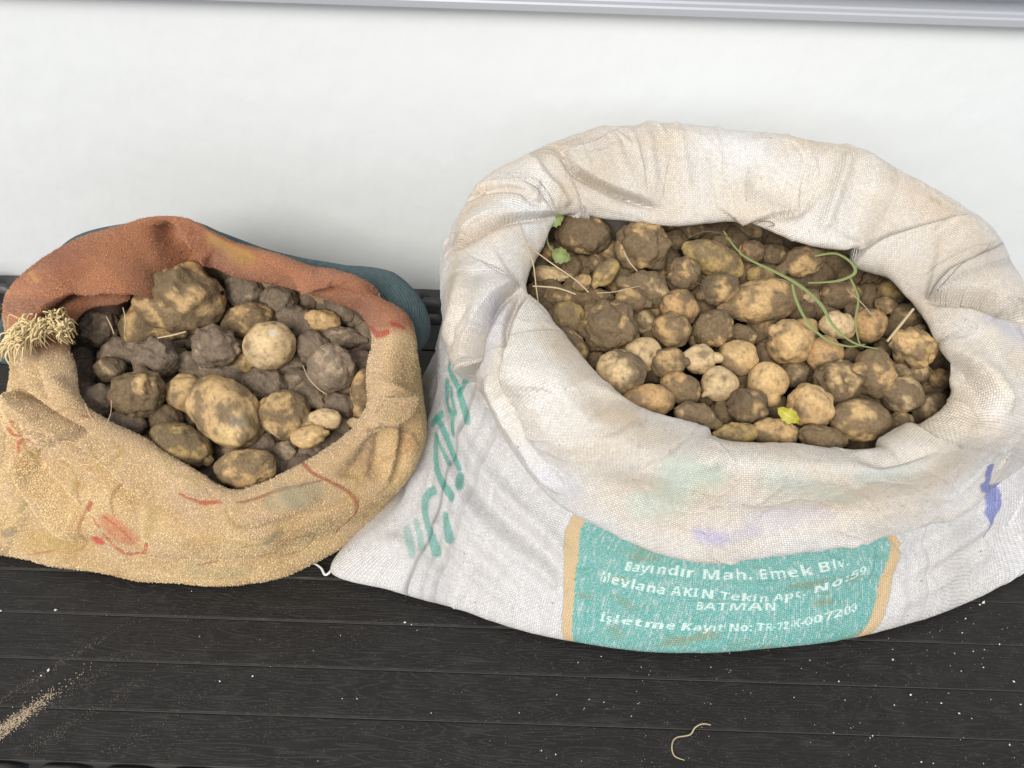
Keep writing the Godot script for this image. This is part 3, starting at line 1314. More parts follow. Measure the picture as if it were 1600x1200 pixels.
func crumbs() -> void:
	var mesh := crumb_mesh(5)
	for q in crumb_spots():
		var o := part("crumb", mesh, mats.thread, null, q[0] + V(0, q[1] * 0.9, 0))
		o.scale = V(q[1], q[1], q[1]) * 1.0
		o.rotation = V(rng.randf() * 6, rng.randf() * 6, rng.randf() * 6)
		tag(o, "pale crumb lying on the black table", "crumb", "pale crumbs on the table")
	var where := []
	for k in 1100:
		# thicker towards the front right, where soil has trickled off the white sack
		var x := rng.randf_range(-0.42, 0.52)
		var z := rng.randf_range(-0.30, -0.148)
		var p := 0.12 + 0.88 * smoothstep(-0.1, 0.25, x)
		if rng.randf() > p: continue
		var s := 0.00022 + 0.00065 * pow(rng.randf(), 5.0)
		where.append([V(x, s * 0.4, z), s, 0 if rng.randf() < 0.55 else 2])
	scatter("dust_crumbs", where, mesh, "fine pale crumbs strewn over the front planks of the table")
	# the smear of dry soil at the front left
	where = []
	for k in 1700:
		var u := rng.randfn(0.0, 1.0)
		var v := rng.randfn(0.0, 1.0)
		var line := V(-0.412, 0, -0.166) + V(0.030, 0, -0.030) * u * 0.55 + V(0.7, 0, 0.7) * v * 0.0032
		var s := rng.randf_range(0.00025, 0.0007)
		where.append([V(line.x, s * 0.4, line.z), s, 1 if rng.randf() < 0.8 else 0])
	for b in [[V(-0.405, 0, -0.205), 420, 0.0040], [V(-0.385, 0, -0.185), 380, 0.006], [V(-0.36, 0, -0.17), 320, 0.006], [V(-0.30, 0, -0.165), 160, 0.007]]:
		for k in b[1]:
			var line: Vector3 = b[0] + V(0.042, 0, -0.034) * rng.randfn(0.0, 0.75) + V(0.6, 0, 0.7) * rng.randfn(0.0, 1.0) * b[2] * 0.6
			if line.z > -0.146: continue
			var s := rng.randf_range(0.00015, 0.0004)
			where.append([V(line.x, s * 0.4, line.z), s, 2])
	scatter("soil_smear", where, mesh, "streaks of dry pale soil smeared across the front left planks")


func scatter(called: String, where: Array, mesh: Mesh, label: String) -> void:
	# one MultiMesh for each of three tones under one object
	var root := Node3D.new()
	add_named(root, called)
	tag(root, label, "crumbs", "", "stuff")
	for tone in 3:
		var some := []
		for w in where:
			if w[2] == tone:
				some.append(w)
		if some.is_empty():
			continue
		var mm := MultiMesh.new()
		mm.transform_format = MultiMesh.TRANSFORM_3D
		mm.mesh = mesh
		mm.instance_count = some.size()
		for i in some.size():
			var w: Array = some[i]
			var b := Basis.from_euler(V(rng.randf() * 6, rng.randf() * 6, rng.randf() * 6)).scaled(Vector3.ONE * w[1])
			mm.set_instance_transform(i, Transform3D(b, w[0]))
		var o := MultiMeshInstance3D.new()
		o.multimesh = mm
		o.material_override = [mats.crumb, mats.soil_crumb, mats.grey_crumb][tone]
		add_named(o, "grains", root)
		o.set_meta("kind", "stuff")


func tan_sack_potatoes() -> Array:
	return [
		[V(-.3261, .1453, -.5155), V(.0465, .03, .0279), -14, .66, "lump", "largest lumpy potato, yellowish on top, at the back of the tan sack"],
		[V(-.2729, .1309, -.5502), V(.0203, .019, .0181), 0, .95, "round", "dark earthy potato just right of the largest lumpy one"],
		[V(-.2344, .1303, -.5427), V(.0158, .0183, .0162), 80, .97, "round", "dark upright potato under the orange flap, right of another dark one"],
		[V(-.2149, .1135, -.5509), V(.009, .0084, .0083), 0, .95, "round", "tiny dark potato in the shade below the orange flap"],
		[V(-.3989, .1267, -.5009), V(.0214, .0196, .0183), 0, .96, "clod", "dark clod-like potato in the back left corner beside the fringe"],
		[V(-.4019, .1127, -.5422), V(.0122, .007, .0069), 10, .92, "oval", "small flat potato wedged behind the dark corner clod"],
		[V(-.2615, .1257, -.5147), V(.0267, .0174, .0171), -18, .68, "oval", "half cleaned oval potato behind the pale egg-shaped one"],
		[V(-.227, .137, -.4767), V(.0244, .0226, .0213), -30, .18, "egg", "pale egg-shaped potato with a white scar on its end"],
		[V(-.1898, .1256, -.5198), V(.0193, .0112, .0114), 5, .4, "oval", "clean tan oval potato near the right rear of the tan sack"],
		[V(-.1895, .1133, -.555), V(.0194, .0078, .0072), -5, .97, "oval", "dark flat potato tucked under the right end of the orange flap"],
		[V(-.1586, .1118, -.5347), V(.0128, .0096, .0093), 20, .95, "round", "small dark potato against the red hem of the right rim"],
		[V(-.1616, .1221, -.5015), V(.0197, .0098, .0097), 3, .88, "oval", "long brown potato lying level below the red hem"],
		[V(-.1937, .121, -.4888), V(.0165, .0159, .0155), 0, .85, "nub", "muddy potato with a small tan nub on its right"],
		[V(-.1693, .1335, -.455), V(.0217, .0223, .0217), 30, .62, "round", "grey skinned round potato with smeared soil at the right of the tan sack"],
		[V(-.2814, .1361, -.4727), V(.0208, .019, .0193), 0, .93, "clod", "dirt-caked potato with a white sprout at the middle of the tan sack"],
		[V(-.3321, .1332, -.4575), V(.0194, .0188, .0197), 0, .95, "clod", "dirt-caked round potato below the largest lumpy one"],
		[V(-.3723, .1187, -.4749), V(.0187, .0169, .0162), -30, .7, "round", "tan and grey potato behind two dirt-caked ones at left"],
		[V(-.3717, .1292, -.4475), V(.0134, .0117, .0117), 10, .92, "nub", "small dark potato with a pale tip at left"],
		[V(-.3085, .1166, -.4675), V(.0132, .0114, .0115), 0, .9, "round", "small brown potato in the middle of the tan sack, between two caked ones"],
		[V(-.3273, .1053, -.4997), V(.0087, .0069, .0066), 0, .85, "round", "tiny brown potato behind the small middle one"],
		[V(-.2562, .1169, -.4703), V(.0121, .0114, .0105), 0, .3, "round", "clean tan potato peeking out below the pale egg-shaped one"],
		[V(-.4174, .1029, -.4962), V(.0175, .0144, .015), 10, .75, "round", "tan potato deep in the shade under the fringe"],
		[V(-.3325, .1324, -.4186), V(.0222, .0216, .0208), 0, .94, "clod", "big dirt-caked potato left of the pale smooth one"],
		[V(-.3698, .1243, -.4145), V(.0177, .0148, .0143), -20, .93, "oval", "grey-brown potato at the left lip with a root on it"],
		[V(-.3036, .1118, -.4339), V(.0194, .0194, .0201), 0, .12, "round", "pale smooth potato with a grey patch joined beside the biggest front one"],
		[V(-.2533, .1296, -.404), V(.0379, .0272, .0271), 44, .44, "bighead", "biggest front potato with a bright bare end pointing at the viewer"],
		[V(-.2331, .1138, -.4452), V(.0208, .0172, .0169), 10, .92, "round", "dark potato behind the biggest front one"],
		[V(-.2179, .0936, -.4678), V(.0092, .0105, .0094), 60, .5, "oval", "small tan potato between the dark one and the grey round one"],
		[V(-.209, .1078, -.4719), V(.011, .0122, .0101), 70, .94, "round", "dark potato squeezed below the muddy potato with the tan nub"],
		[V(-.1857, .1116, -.436), V(.0136, .0136, .0137), 30, .78, "oval", "mottled potato above the split pair"],
		[V(-.1598, .11, -.4286), V(.0141, .0123, .0119), 25, .95, "oval", "dark reddish brown potato at the right lip"],
		[V(-.1392, .1126, -.4402), V(.0112, .0248, .0149), 4, .55, "oval", "upright tan potato half hidden by the right rim"],
		[V(-.2004, .1203, -.408), V(.0229, .0218, .0219), 20, .55, "round", "brown and tan potato at front right behind the split pair"],
		[V(-.1681, .1225, -.4035), V(.0158, .0102, .0106), -5, .16, "oval", "rear half of the pale split pair of small potatoes"],
		[V(-.1742, .1222, -.3862), V(.0162, .01, .0095), -12, .18, "oval", "front half of the pale split pair of small potatoes"],
		[V(-.2, .1018, -.3817), V(.0108, .0108, .0108), 0, .75, "round", "small grey potato below the split pair"],
		[V(-.223, .1001, -.388), V(.0149, .0143, .0137), 30, .93, "round", "dark potato in the gap in front of the biggest front one"],
		[V(-.2293, .1149, -.3542), V(.0263, .017, .0173), -8, .55, "oval", "half bare potato lowest at the front lip of the tan sack"],
		[V(-.2821, .1181, -.3725), V(.0272, .0172, .0174), 25, .74, "oval", "olive-yellow dusty potato slanting down at the front lip"],
		[V(-.3443, .1177, -.3962), V(.017, .0113, .0107), 15, .88, "oval", "brown potato lying on the left front lip"],
		[V(-.3129, .1111, -.4064), V(.0149, .0126, .013), 15, .93, "round", "dark potato in the gap under the pale smooth one"],
		[V(-.3251, .0978, -.4031), V(.0105, .0087, .0088), -10, .55, "round", "small tan knob in front of the dark gap potato"],
		[V(-.3316, .102, -.3873), V(.0143, .0063, .0063), 8, .92, "oval", "sliver of dark potato along the front left lip"],
		[V(-.4113, .1001, -.4623), V(.0134, .0195, .0138), 5, .95, "oval", "dark upright potato against the left inner wall"],
		[V(-.1571, .1051, -.4966), V(.0106, .0087, .0085), 0, .9, "round", "small brown potato under the long level one"],
		[V(-.2789, .1146, -.461), V(.0162, .0084, .0085), 5, .93, "oval", "flat dark potato behind the biggest front one on the left"],
		[V(-.2934, .1122, -.5379), V(.0083, .0096, .0086), 0, .5, "round", "tan potato showing a sliver right of the largest lumpy one"],
		[V(-.1437, .106, -.4126), V(.0087, .0052, .0049), 5, .3, "oval", "sliver of pale potato at the right front lip"],
		[V(-.3149, .1139, -.5827), V(.0119, .0112, .0116), 0, .8, "round", "brown potato in the shade behind the largest lumpy one"],
		[V(-.3349, .1132, -.5891), V(.0099, .0066, .0064), 0, .5, "oval", "tan potato end poking up behind the largest lumpy one"],
	]


func tan_deep_potatoes() -> Array:
	return [
		[V(-.2179, .117, -.5274), V(.0188, .016, .0152), 19.2761, .9384],
		[V(-.3773, .115, -.5156), V(.0191, .0164, .0156), 1.0283, .8078],
		[V(-.1645, .0955, -.4022), V(.0159, .0127, .012), 36.2691, .9465],
		[V(-.1831, .0929, -.3868), V(.0133, .0115, .0109), 133.415, .9427],
		[V(-.1461, .1083, -.4768), V(.0161, .0141, .0134), 132.2257, .9985],
		[V(-.2064, .09, -.3701), V(.0188, .0136, .0129), 99.1532, .9557],
		[V(-.2603, .0932, -.3887), V(.0135, .0119, .0113), 83.9834, .8886],
		[V(-.3373, .1115, -.4954), V(.0201, .0171, .0162), 49.6419, .963],
		[V(-.296, .098, -.4166), V(.0139, .0101, .0095), 25.9036, .9667],
		[V(-.1742, .1192, -.5402), V(.017, .0158, .015), 29.1752, .872],
		[V(-.268, .0883, -.3601), V(.0145, .0143, .0136), 85.9498, .8088],
		[V(-.1586, .1041, -.4521), V(.0175, .0162, .0154), 163.8338, .8272],
		[V(-.2702, .1108, -.4915), V(.0165, .0121, .0115), 38.5279, .933],
		[V(-.2033, .105, -.4572), V(.0171, .0165, .0156), 141.2309, .9132],
		[V(-.306, .1156, -.5192), V(.0158, .0131, .0125), 30.0213, .9578],
		[V(-.3309, .1045, -.4544), V(.0197, .0152, .0145), 81.8614, .9377],
		[V(-.3629, .1129, -.5033), V(.0205, .0187, .0178), 69.5845, .9881],
		[V(-.141, .114, -.5099), V(.0153, .015, .0142), 77.4442, .8646],
		[V(-.2128, .12, -.5607), V(.0151, .0144, .0137), 80.1332, .88],
		[V(-.4338, .1124, -.5007), V(.0156, .0139, .0132), 27.5183, .9533],
		[V(-.3765, .1039, -.4508), V(.0176, .0138, .0131), 89.3167, .8236],
		[V(-.2642, .1063, -.4651), V(.0198, .0151, .0144), 73.1522, .9051],
		[V(-.2312, .0991, -.423), V(.016, .0159, .0151), 177.2467, .9299],
		[V(-.1576, .0975, -.4135), V(.0137, .012, .0114), 20.9536, .8176],
		[V(-.3205, .1133, -.506), V(.0167, .016, .0152), 25.7957, .9968],
		[V(-.337, .0973, -.4126), V(.0189, .0189, .018), 127.1083, .8138],
		[V(-.2588, .12, -.5676), V(.0167, .0122, .0116), 45.0182, .8401],
		[V(-.3325, .12, -.5928), V(.0174, .015, .0142), 105.3274, .8574],
		[V(-.3025, .1056, -.4611), V(.0186, .0165, .0157), .0291, .9028],
		[V(-.2283, .1175, -.5305), V(.0183, .0142, .0135), 48.8438, .9175],
		[V(-.3011, .12, -.5812), V(.0216, .0215, .0204), 108.4827, .9504],
		[V(-.2021, .115, -.5156), V(.0164, .0154, .0146), 79.6058, .8446],
		[V(-.2196, .1072, -.4704), V(.0172, .0133, .0126), 111.3308, .8706],
		[V(-.2907, .1199, -.5445), V(.0175, .0128, .0121), 82.4176, .8555],
		[V(-.4179, .1078, -.4741), V(.0143, .0113, .0107), 157.0106, .9477],
		[V(-.2747, .0941, -.3939), V(.017, .0141, .0134), 131.5814, .8942],
		[V(-.1834, .1147, -.5141), V(.0143, .0104, .0099), 70.8405, .8137],
		[V(-.3853, .1173, -.5291), V(.0192, .0144, .0137), 177.2269, .828],
		[V(-.1917, .0908, -.3744), V(.0147, .0127, .012), 166.3634, .9247],
		[V(-.3687, .1063, -.4651), V(.0202, .015, .0143), 80.6308, .929],
		[V(-.252, .0933, -.3895), V(.0162, .0134, .0128), 99.2112, .9019],
		[V(-.354, .12, -.5833), V(.0176, .0149, .0142), 129.3774, .8855],
		[V(-.3271, .1077, -.4734), V(.0145, .0142, .0135), 120.981, .9905],
		[V(-.405, .1014, -.4367), V(.0195, .0168, .016), 8.1191, .8094],
		[V(-.1733, .1023, -.442), V(.0169, .0135, .0128), 96.0139, .9625],
		[V(-.2476, .0869, -.3517), V(.0178, .0129, .0123), 46.1642, .8493],
	]


func white_sack_potatoes() -> Array:
	return [
		[V(.0619, .1915, -.5853), V(.0271, .0199, .0185), 5, .85, "oval", "large dark potato in the back left corner next to the green leaf"],
		[V(.1183, .1915, -.569), V(.0256, .0238, .0226), 0, .9, "clod", "big round dirt-caked potato near the back rim"],
		[V(.1852, .189, -.5579), V(.0312, .0159, .0163), 24, .45, "long", "long tan potato slanting down to the right near the back rim"],
		[V(.2208, .1809, -.5104), V(.0355, .0195, .0194), -8, .48, "long", "largest long potato, mottled tan and brown, in the middle"],
		[V(.1173, .1824, -.5214), V(.0213, .0167, .0156), 15, .8, "oval", "brown potato in front of the big round dirt-caked one"],
		[V(.1554, .1871, -.537), V(.0151, .0162, .0147), 0, .88, "clod", "dirt-caked potato left of the long slanting one"],
		[V(.1828, .1905, -.5148), V(.0176, .0136, .0134), -15, .85, "oval", "dark dusty potato above the left end of the largest long one"],
		[V(.082, .1855, -.5343), V(.015, .0098, .0092), -48, .35, "oval", "small tan finger-like potato leaning left of centre at the back"],
		[V(.0615, .1843, -.5244), V(.0075, .0098, .0076), 60, .4, "oval", "small tan potato beside the leaning finger-like one"],
		[V(.0345, .1705, -.5466), V(.016, .0089, .0083), 10, .45, "oval", "tan oval potato under the straw at the left lip"],
		[V(.0537, .1715, -.5579), V(.0096, .0114, .0093), 30, .85, "round", "dark potato below the lower green leaf"],
		[V(.1075, .1871, -.5009), V(.0146, .0107, .0105), 10, .86, "round", "dark potato resting behind the flat-sided caked one"],
		[V(.1483, .184, -.4977), V(.0175, .0158, .0154), 40, .5, "round", "rough skinned pinkish potato left of the largest long one"],
		[V(.0831, .1843, -.4703), V(.0254, .0226, .0225), 10, .9, "clod", "large flat-sided dirt-caked potato at the left of the white sack"],
		[V(.1175, .1671, -.4938), V(.016, .0114, .0116), 5, .82, "oval", "brown rear lobe of the peanut-shaped potato"],
		[V(.1417, .1829, -.4704), V(.0165, .0154, .0161), 10, .45, "round", "tan front lobe of the peanut-shaped potato with a dark blotch"],
		[V(.1761, .1839, -.4749), V(.016, .0182, .0153), 60, .85, "nub", "dusty potato with a pale scar below the largest long one"],
		[V(.0449, .183, -.479), V(.0155, .0161, .0156), 0, .55, "round", "round tan potato with a dark eye at the left lip"],
		[V(.0508, .1798, -.4511), V(.0184, .0114, .0115), 48, .78, "oval", "brown potato lying along the left lip below the round tan one"],
		[V(.1124, .1772, -.4457), V(.0152, .0173, .0145), 70, .3, "egg", "smooth tan egg-shaped potato at centre left"],
		[V(.1363, .1804, -.4341), V(.0149, .0133, .0123), 0, .6, "round", "squarish brown topped potato right of the smooth tan egg-shaped one"],
		[V(.1642, .1796, -.4402), V(.0145, .0129, .0135), 0, .15, "round", "small pale potato with a blunt top, left of the half muddy one"],
		[V(.1674, .1641, -.4775), V(.0102, .0085, .0081), 0, .6, "round", "brown potato behind the small pale blunt one"],
		[V(.1977, .18, -.4428), V(.0172, .0151, .0145), 10, .42, "round", "half muddy round potato in the middle of the white sack"],
		[V(.093, .1813, -.4209), V(.0211, .019, .0197), 10, .52, "round", "big round potato with a brown cap near the front left lip"],
		[V(.1165, .1771, -.3952), V(.0222, .0145, .0144), -4, .22, "egg", "shiny orange-tan potato lying on the front left lip"],
		[V(.1423, .1764, -.4109), V(.0184, .0126, .0124), 25, .68, "egg", "mauve-brown pointed potato above the shiny orange-tan one"],
		[V(.174, .1782, -.4157), V(.0158, .0148, .0151), 20, .1, "tail", "pale potato with a curved tail pointing down to the left"],
		[V(.2171, .178, -.417), V(.0153, .0174, .0141), 85, .16, "drop", "pale pear-shaped potato with a small stub at its bottom"],
		[V(.1548, .1747, -.3814), V(.0174, .0118, .0119), 15, .85, "oval", "dark potato at the front lip beside the notch in the rim"],
		[V(.1942, .1767, -.3934), V(.0155, .015, .0145), 0, .97, "clod", "dark dirt ball of a potato between the tailed and the pear-shaped ones"],
		[V(.1808, .1593, -.3982), V(.0106, .0116, .0099), 0, .97, "round", "dark potato in the gap left of the dirt ball"],
		[V(.1811, .173, -.3671), V(.0167, .0096, .0097), -5, .45, "oval", "tan potato sticking up over the front lip below the dirt ball"],
		[V(.2178, .1739, -.3692), V(.0187, .0116, .0121), 10, .6, "oval", "brown and tan potato over the front lip under the yellow leaf"],
		[V(.2075, .1658, -.4832), V(.0136, .0091, .0086), 10, .88, "nub", "dark potato under the front edge of the largest long one"],
		[V(.1561, .1737, -.597), V(.0099, .0136, .0099), 80, .92, "round", "dark potato right of the big round caked one"],
		[V(.0898, .1733, -.5793), V(.0109, .0109, .0105), 0, .9, "round", "dark potato between the two big ones at the back left"],
		[V(.0731, .1632, -.4477), V(.0094, .0088, .009), 0, .85, "round", "small dark potato left of the big brown-capped one"],
		[V(.1737, .1738, -.6178), V(.0238, .0107, .0108), 5, .75, "oval", "brown potato half under the back rim"],
		[V(.2297, .1738, -.6206), V(.0163, .0113, .0107), 10, .6, "oval", "tan potato half under the back rim at the root end of the green stalk"],
		[V(.0453, .1684, -.5194), V(.0122, .0076, .0078), 5, .7, "oval", "brown potato under the straw stems at left"],
		[V(.0773, .1686, -.5223), V(.0181, .0076, .0076), 5, .8, "oval", "flat brown potato behind the flat-sided caked one"],
		[V(.02, .1692, -.525), V(.0105, .0099, .01), 0, .85, "round", "dark potato in the shadow at the left notch of the rim"],
		[V(.0314, .173, -.5778), V(.0085, .0097, .0087), 0, .8, "round", "dark potato beside the stem of the green leaf"],
		[V(.2237, .1885, -.5702), V(.0119, .0107, .0104), 0, .5, "nub", "pinkish tan potato end right of the long slanting one"],
		[V(.2496, .1737, -.5821), V(.0158, .011, .0112), 10, .75, "oval", "brown potato behind the green stalk"],
		[V(.2683, .1885, -.5572), V(.0206, .0141, .0146), -15, .62, "oval", "light topped potato under the green stalk"],
		[V(.2382, .1715, -.5561), V(.0173, .0102, .0095), -5, .75, "oval", "dusty potato just above the largest long one"],
		[V(.3029, .1754, -.5294), V(.0187, .0128, .0132), -5, .72, "oval", "dusty potato inside the bend of the green grass"],
		[V(.2817, .1635, -.5334), V(.0136, .0113, .0109), -5, .72, "oval", "brown potato behind the split of the green stalk"],
		[V(.3129, .1737, -.5788), V(.0164, .0134, .0131), 0, .8, "round", "dark potato in the shade behind the grass loop"],
		[V(.343, .1658, -.5519), V(.0102, .012, .0096), 80, .8, "round", "small brown potato in the right rear shade"],
		[V(.355, .175, -.5391), V(.0159, .0129, .0131), 20, .8, "oval", "dark potato under the right rear fold of the rim"],
		[V(.3473, .1698, -.5227), V(.0117, .0082, .0078), 15, .5, "oval", "greyish potato below the dark one at the right rear"],
		[V(.3669, .1672, -.5097), V(.0139, .0133, .0138), 10, .68, "round", "brown potato behind the straw twig at the right lip"],
		[V(.2883, .1823, -.4836), V(.0167, .0122, .0117), 8, .22, "nub", "pale oval potato framed by the green grass blades"],
		[V(.2672, .1669, -.4912), V(.0125, .0114, .0113), 0, .15, "round", "pale potato right of the big pale round one, behind the grass"],
		[V(.3207, .1829, -.483), V(.0145, .015, .0141), 30, .55, "egg", "russet brown potato right of the grass blades"],
		[V(.2405, .1828, -.4621), V(.0197, .0197, .0197), 20, .16, "round", "biggest pale round potato with dark mud on its underside"],
		[V(.2725, .1807, -.4505), V(.0157, .0163, .0149), -20, .42, "round", "mottled pinkish potato below the grass blades"],
		[V(.3069, .1827, -.4289), V(.0159, .0212, .015), -10, .66, "oval", "upright oval potato with a tan streak"],
		[V(.2748, .1792, -.4191), V(.019, .018, .0183), 0, .82, "clod", "round evenly dusty potato right of the centre"],
		[V(.2466, .1776, -.3962), V(.0197, .0182, .0185), 25, .14, "round", "clean pale round potato next to the yellow leaf"],
		[V(.3317, .1744, -.4136), V(.0174, .0153, .0152), 10, .48, "nub", "potato with a pale yellow bump and a muddy right side"],
		[V(.2891, .1765, -.383), V(.0241, .0174, .0181), 6, .7, "egg", "big dusty potato with a pale crown at the front right lip"],
		[V(.3313, .1593, -.3956), V(.0095, .0095, .009), 20, .35, "round", "small tan potato right of the big pale-crowned one"],
		[V(.3476, .1875, -.4538), V(.0189, .0151, .0156), 40, .4, "lump", "pale angular potato at the right lip"],
		[V(.3526, .1653, -.4484), V(.017, .0115, .0109), 15, .65, "oval", "tan brown potato below the pale angular one"],
		[V(.3759, .1629, -.4397), V(.0104, .0104, .0109), 0, .65, "round", "small brown potato at the far right notch of the mouth"],
		[V(.3586, .1606, -.4086), V(.0171, .0107, .0107), -38, .85, "oval", "dark potato along the right front lip"],
		[V(.3029, .1641, -.4621), V(.0083, .0078, .0078), 0, .9, "round", "small dark potato beside the upright tan-streaked one"],
		[V(.2497, .1632, -.4414), V(.0121, .0115, .012), 0, .8, "round", "dark potato deep between the pale pear-shaped and dusty ones"],
		[V(.2559, .1731, -.3656), V(.0197, .0101, .0103), 10, .88, "oval", "dark potato at the front lip right of the yellow leaf"],
		[V(.3345, .1651, -.474), V(.0079, .0084, .008), 40, .9, "nub", "dark knobbly stub below the grass blade tips"],
		[V(.3727, .1677, -.4936), V(.0063, .0063, .0058), 0, .55, "round", "tiny brown potato against the right rim"],
		[V(.3058, .1608, -.42), V(.0086, .007, .0068), 0, .88, "round", "small dark potato under the upright tan-streaked one"],
		[V(.0768, .1718, -.5641), V(.0084, .009, .0078), 0, .85, "round", "small dark potato behind the leaning finger-like one"],
		[V(.2056, .1733, -.5999), V(.0111, .0074, .007), 0, .8, "oval", "small brown potato above the long slanting one"],
		[V(.3202, .1679, -.5126), V(.0104, .0081, .0077), 30, .85, "round", "dark potato behind the pale oval one in the grass"],
		[V(.2642, .1707, -.5365), V(.0094, .0077, .0079), 0, .85, "round", "small dark potato at the right end of the largest long one"],
		[V(.3442, .1552, -.4548), V(.0078, .0089, .0073), 0, .8, "round", "dark potato between the upright one and the tan brown one"],
		[V(.15, .1596, -.4062), V(.0074, .0064, .0061), 0, .8, "round", "dark potato in the gap below the mauve-brown pointed one"],
	]


func white_deep_potatoes() -> Array:
	return [
		[V(.3269, .1632, -.5738), V(.0186, .0158, .015), 19.2761, .9384],
		[V(.2934, .1626, -.566), V(.0189, .0163, .0154), 1.0283, .8078],
		[V(.2274, .1511, -.4128), V(.0151, .012, .0114), 36.2691, .9465],
		[V(.2641, .164, -.6165), V(.0149, .0129, .0122), 133.415, .9427],
		[V(.3441, .1637, -.5806), V(.0165, .0145, .0138), 132.2257, .9985],
		[V(.2296, .1572, -.4939), V(.0194, .0141, .0134), 99.1532, .9557],
		[V(.3175, .1573, -.4955), V(.0138, .0121, .0115), 83.9834, .8886],
		[V(.1463, .1632, -.5747), V(.0203, .0173, .0164), 49.6419, .963],
		[V(.107, .164, -.6314), V(.0154, .0112, .0106), 25.9036, .9667],
		[V(.0442, .1639, -.5839), V(.0168, .0156, .0148), 29.1752, .872],
		[V(.1005, .1614, -.5508), V(.0157, .0155, .0148), 85.9498, .8088],
		[V(.2024, .164, -.6252), V(.0189, .0174, .0166), 163.8338, .8272],
		[V(.2721, .1593, -.5219), V(.016, .0118, .0112), 38.5279, .933],
		[V(.2321, .155, -.4655), V(.0164, .0157, .0149), 141.2309, .9132],
		[V(.0164, .1625, -.5648), V(.0156, .013, .0123), 30.0213, .9578],
		[V(.2997, .1484, -.3764), V(.0175, .0136, .0129), 81.8614, .9377],
		[V(.0315, .1598, -.5283), V(.0199, .0182, .0173), 69.5845, .9881],
		[V(.3384, .1606, -.5394), V(.0149, .0146, .0139), 77.4442, .8646],
		[V(.3562, .1578, -.5025), V(.0139, .0132, .0126), 80.1332, .88],
		[V(.2835, .164, -.6146), V(.0162, .0144, .0137), 27.5183, .9533],
		[V(.3896, .1554, -.4697), V(.0169, .0133, .0126), 89.3167, .8236],
		[V(.2231, .163, -.5715), V(.0203, .0155, .0148), 73.1522, .9051],
		[V(.3235, .1495, -.3913), V(.0147, .0146, .0139), 177.2467, .9299],
		[V(.0644, .1627, -.5677), V(.0145, .0127, .0121), 20.9536, .8176],
		[V(.1246, .1538, -.4487), V(.0152, .0147, .0139), 25.7957, .9968],
		[V(.1787, .1594, -.5239), V(.0195, .0194, .0185), 127.1083, .8138],
		[V(.2943, .1594, -.5235), V(.0155, .0114, .0108), 45.0182, .8401],
		[V(.3747, .1528, -.4356), V(.0148, .0127, .0121), 105.3274, .8574],
		[V(.2694, .162, -.558), V(.019, .0168, .016), .0291, .9028],
		[V(.2813, .1505, -.4053), V(.0159, .0123, .0117), 48.8438, .9175],
		[V(.0593, .1596, -.5266), V(.0199, .0198, .0188), 108.4827, .9504],
		[V(.212, .1487, -.3814), V(.0141, .0132, .0126), 79.6058, .8446],
		[V(.2061, .1529, -.4364), V(.0159, .0123, .0117), 111.3308, .8706],
		[V(.2213, .164, -.6061), V(.0176, .0128, .0122), 82.4176, .8555],
		[V(.3891, .1577, -.5004), V(.0139, .011, .0104), 157.0106, .9477],
		[V(.2671, .1539, -.4502), V(.0167, .0139, .0132), 131.5814, .8942],
		[V(.1932, .1555, -.4712), V(.0132, .0096, .0091), 70.8405, .8137],
		[V(.168, .1517, -.4208), V(.0169, .0127, .0121), 177.2269, .828],
		[V(.1804, .1616, -.5528), V(.0159, .0136, .013), 166.3634, .9247],
		[V(.1306, .1589, -.5166), V(.0199, .0148, .0141), 80.6308, .929],
		[V(.3252, .1518, -.4224), V(.0156, .013, .0123), 99.2112, .9019],
		[V(.0259, .1582, -.508), V(.0159, .0135, .0128), 129.3774, .8855],
		[V(.1312, .1564, -.4831), V(.0139, .0136, .0129), 120.981, .9905],
		[V(.2455, .1498, -.3962), V(.0178, .0154, .0146), 8.1191, .8094],
		[V(.1413, .1614, -.5507), V(.0173, .0139, .0132), 96.0139, .9625],
		[V(.3674, .1634, -.5772), V(.0198, .0143, .0136), 46.1642, .8493],
	]


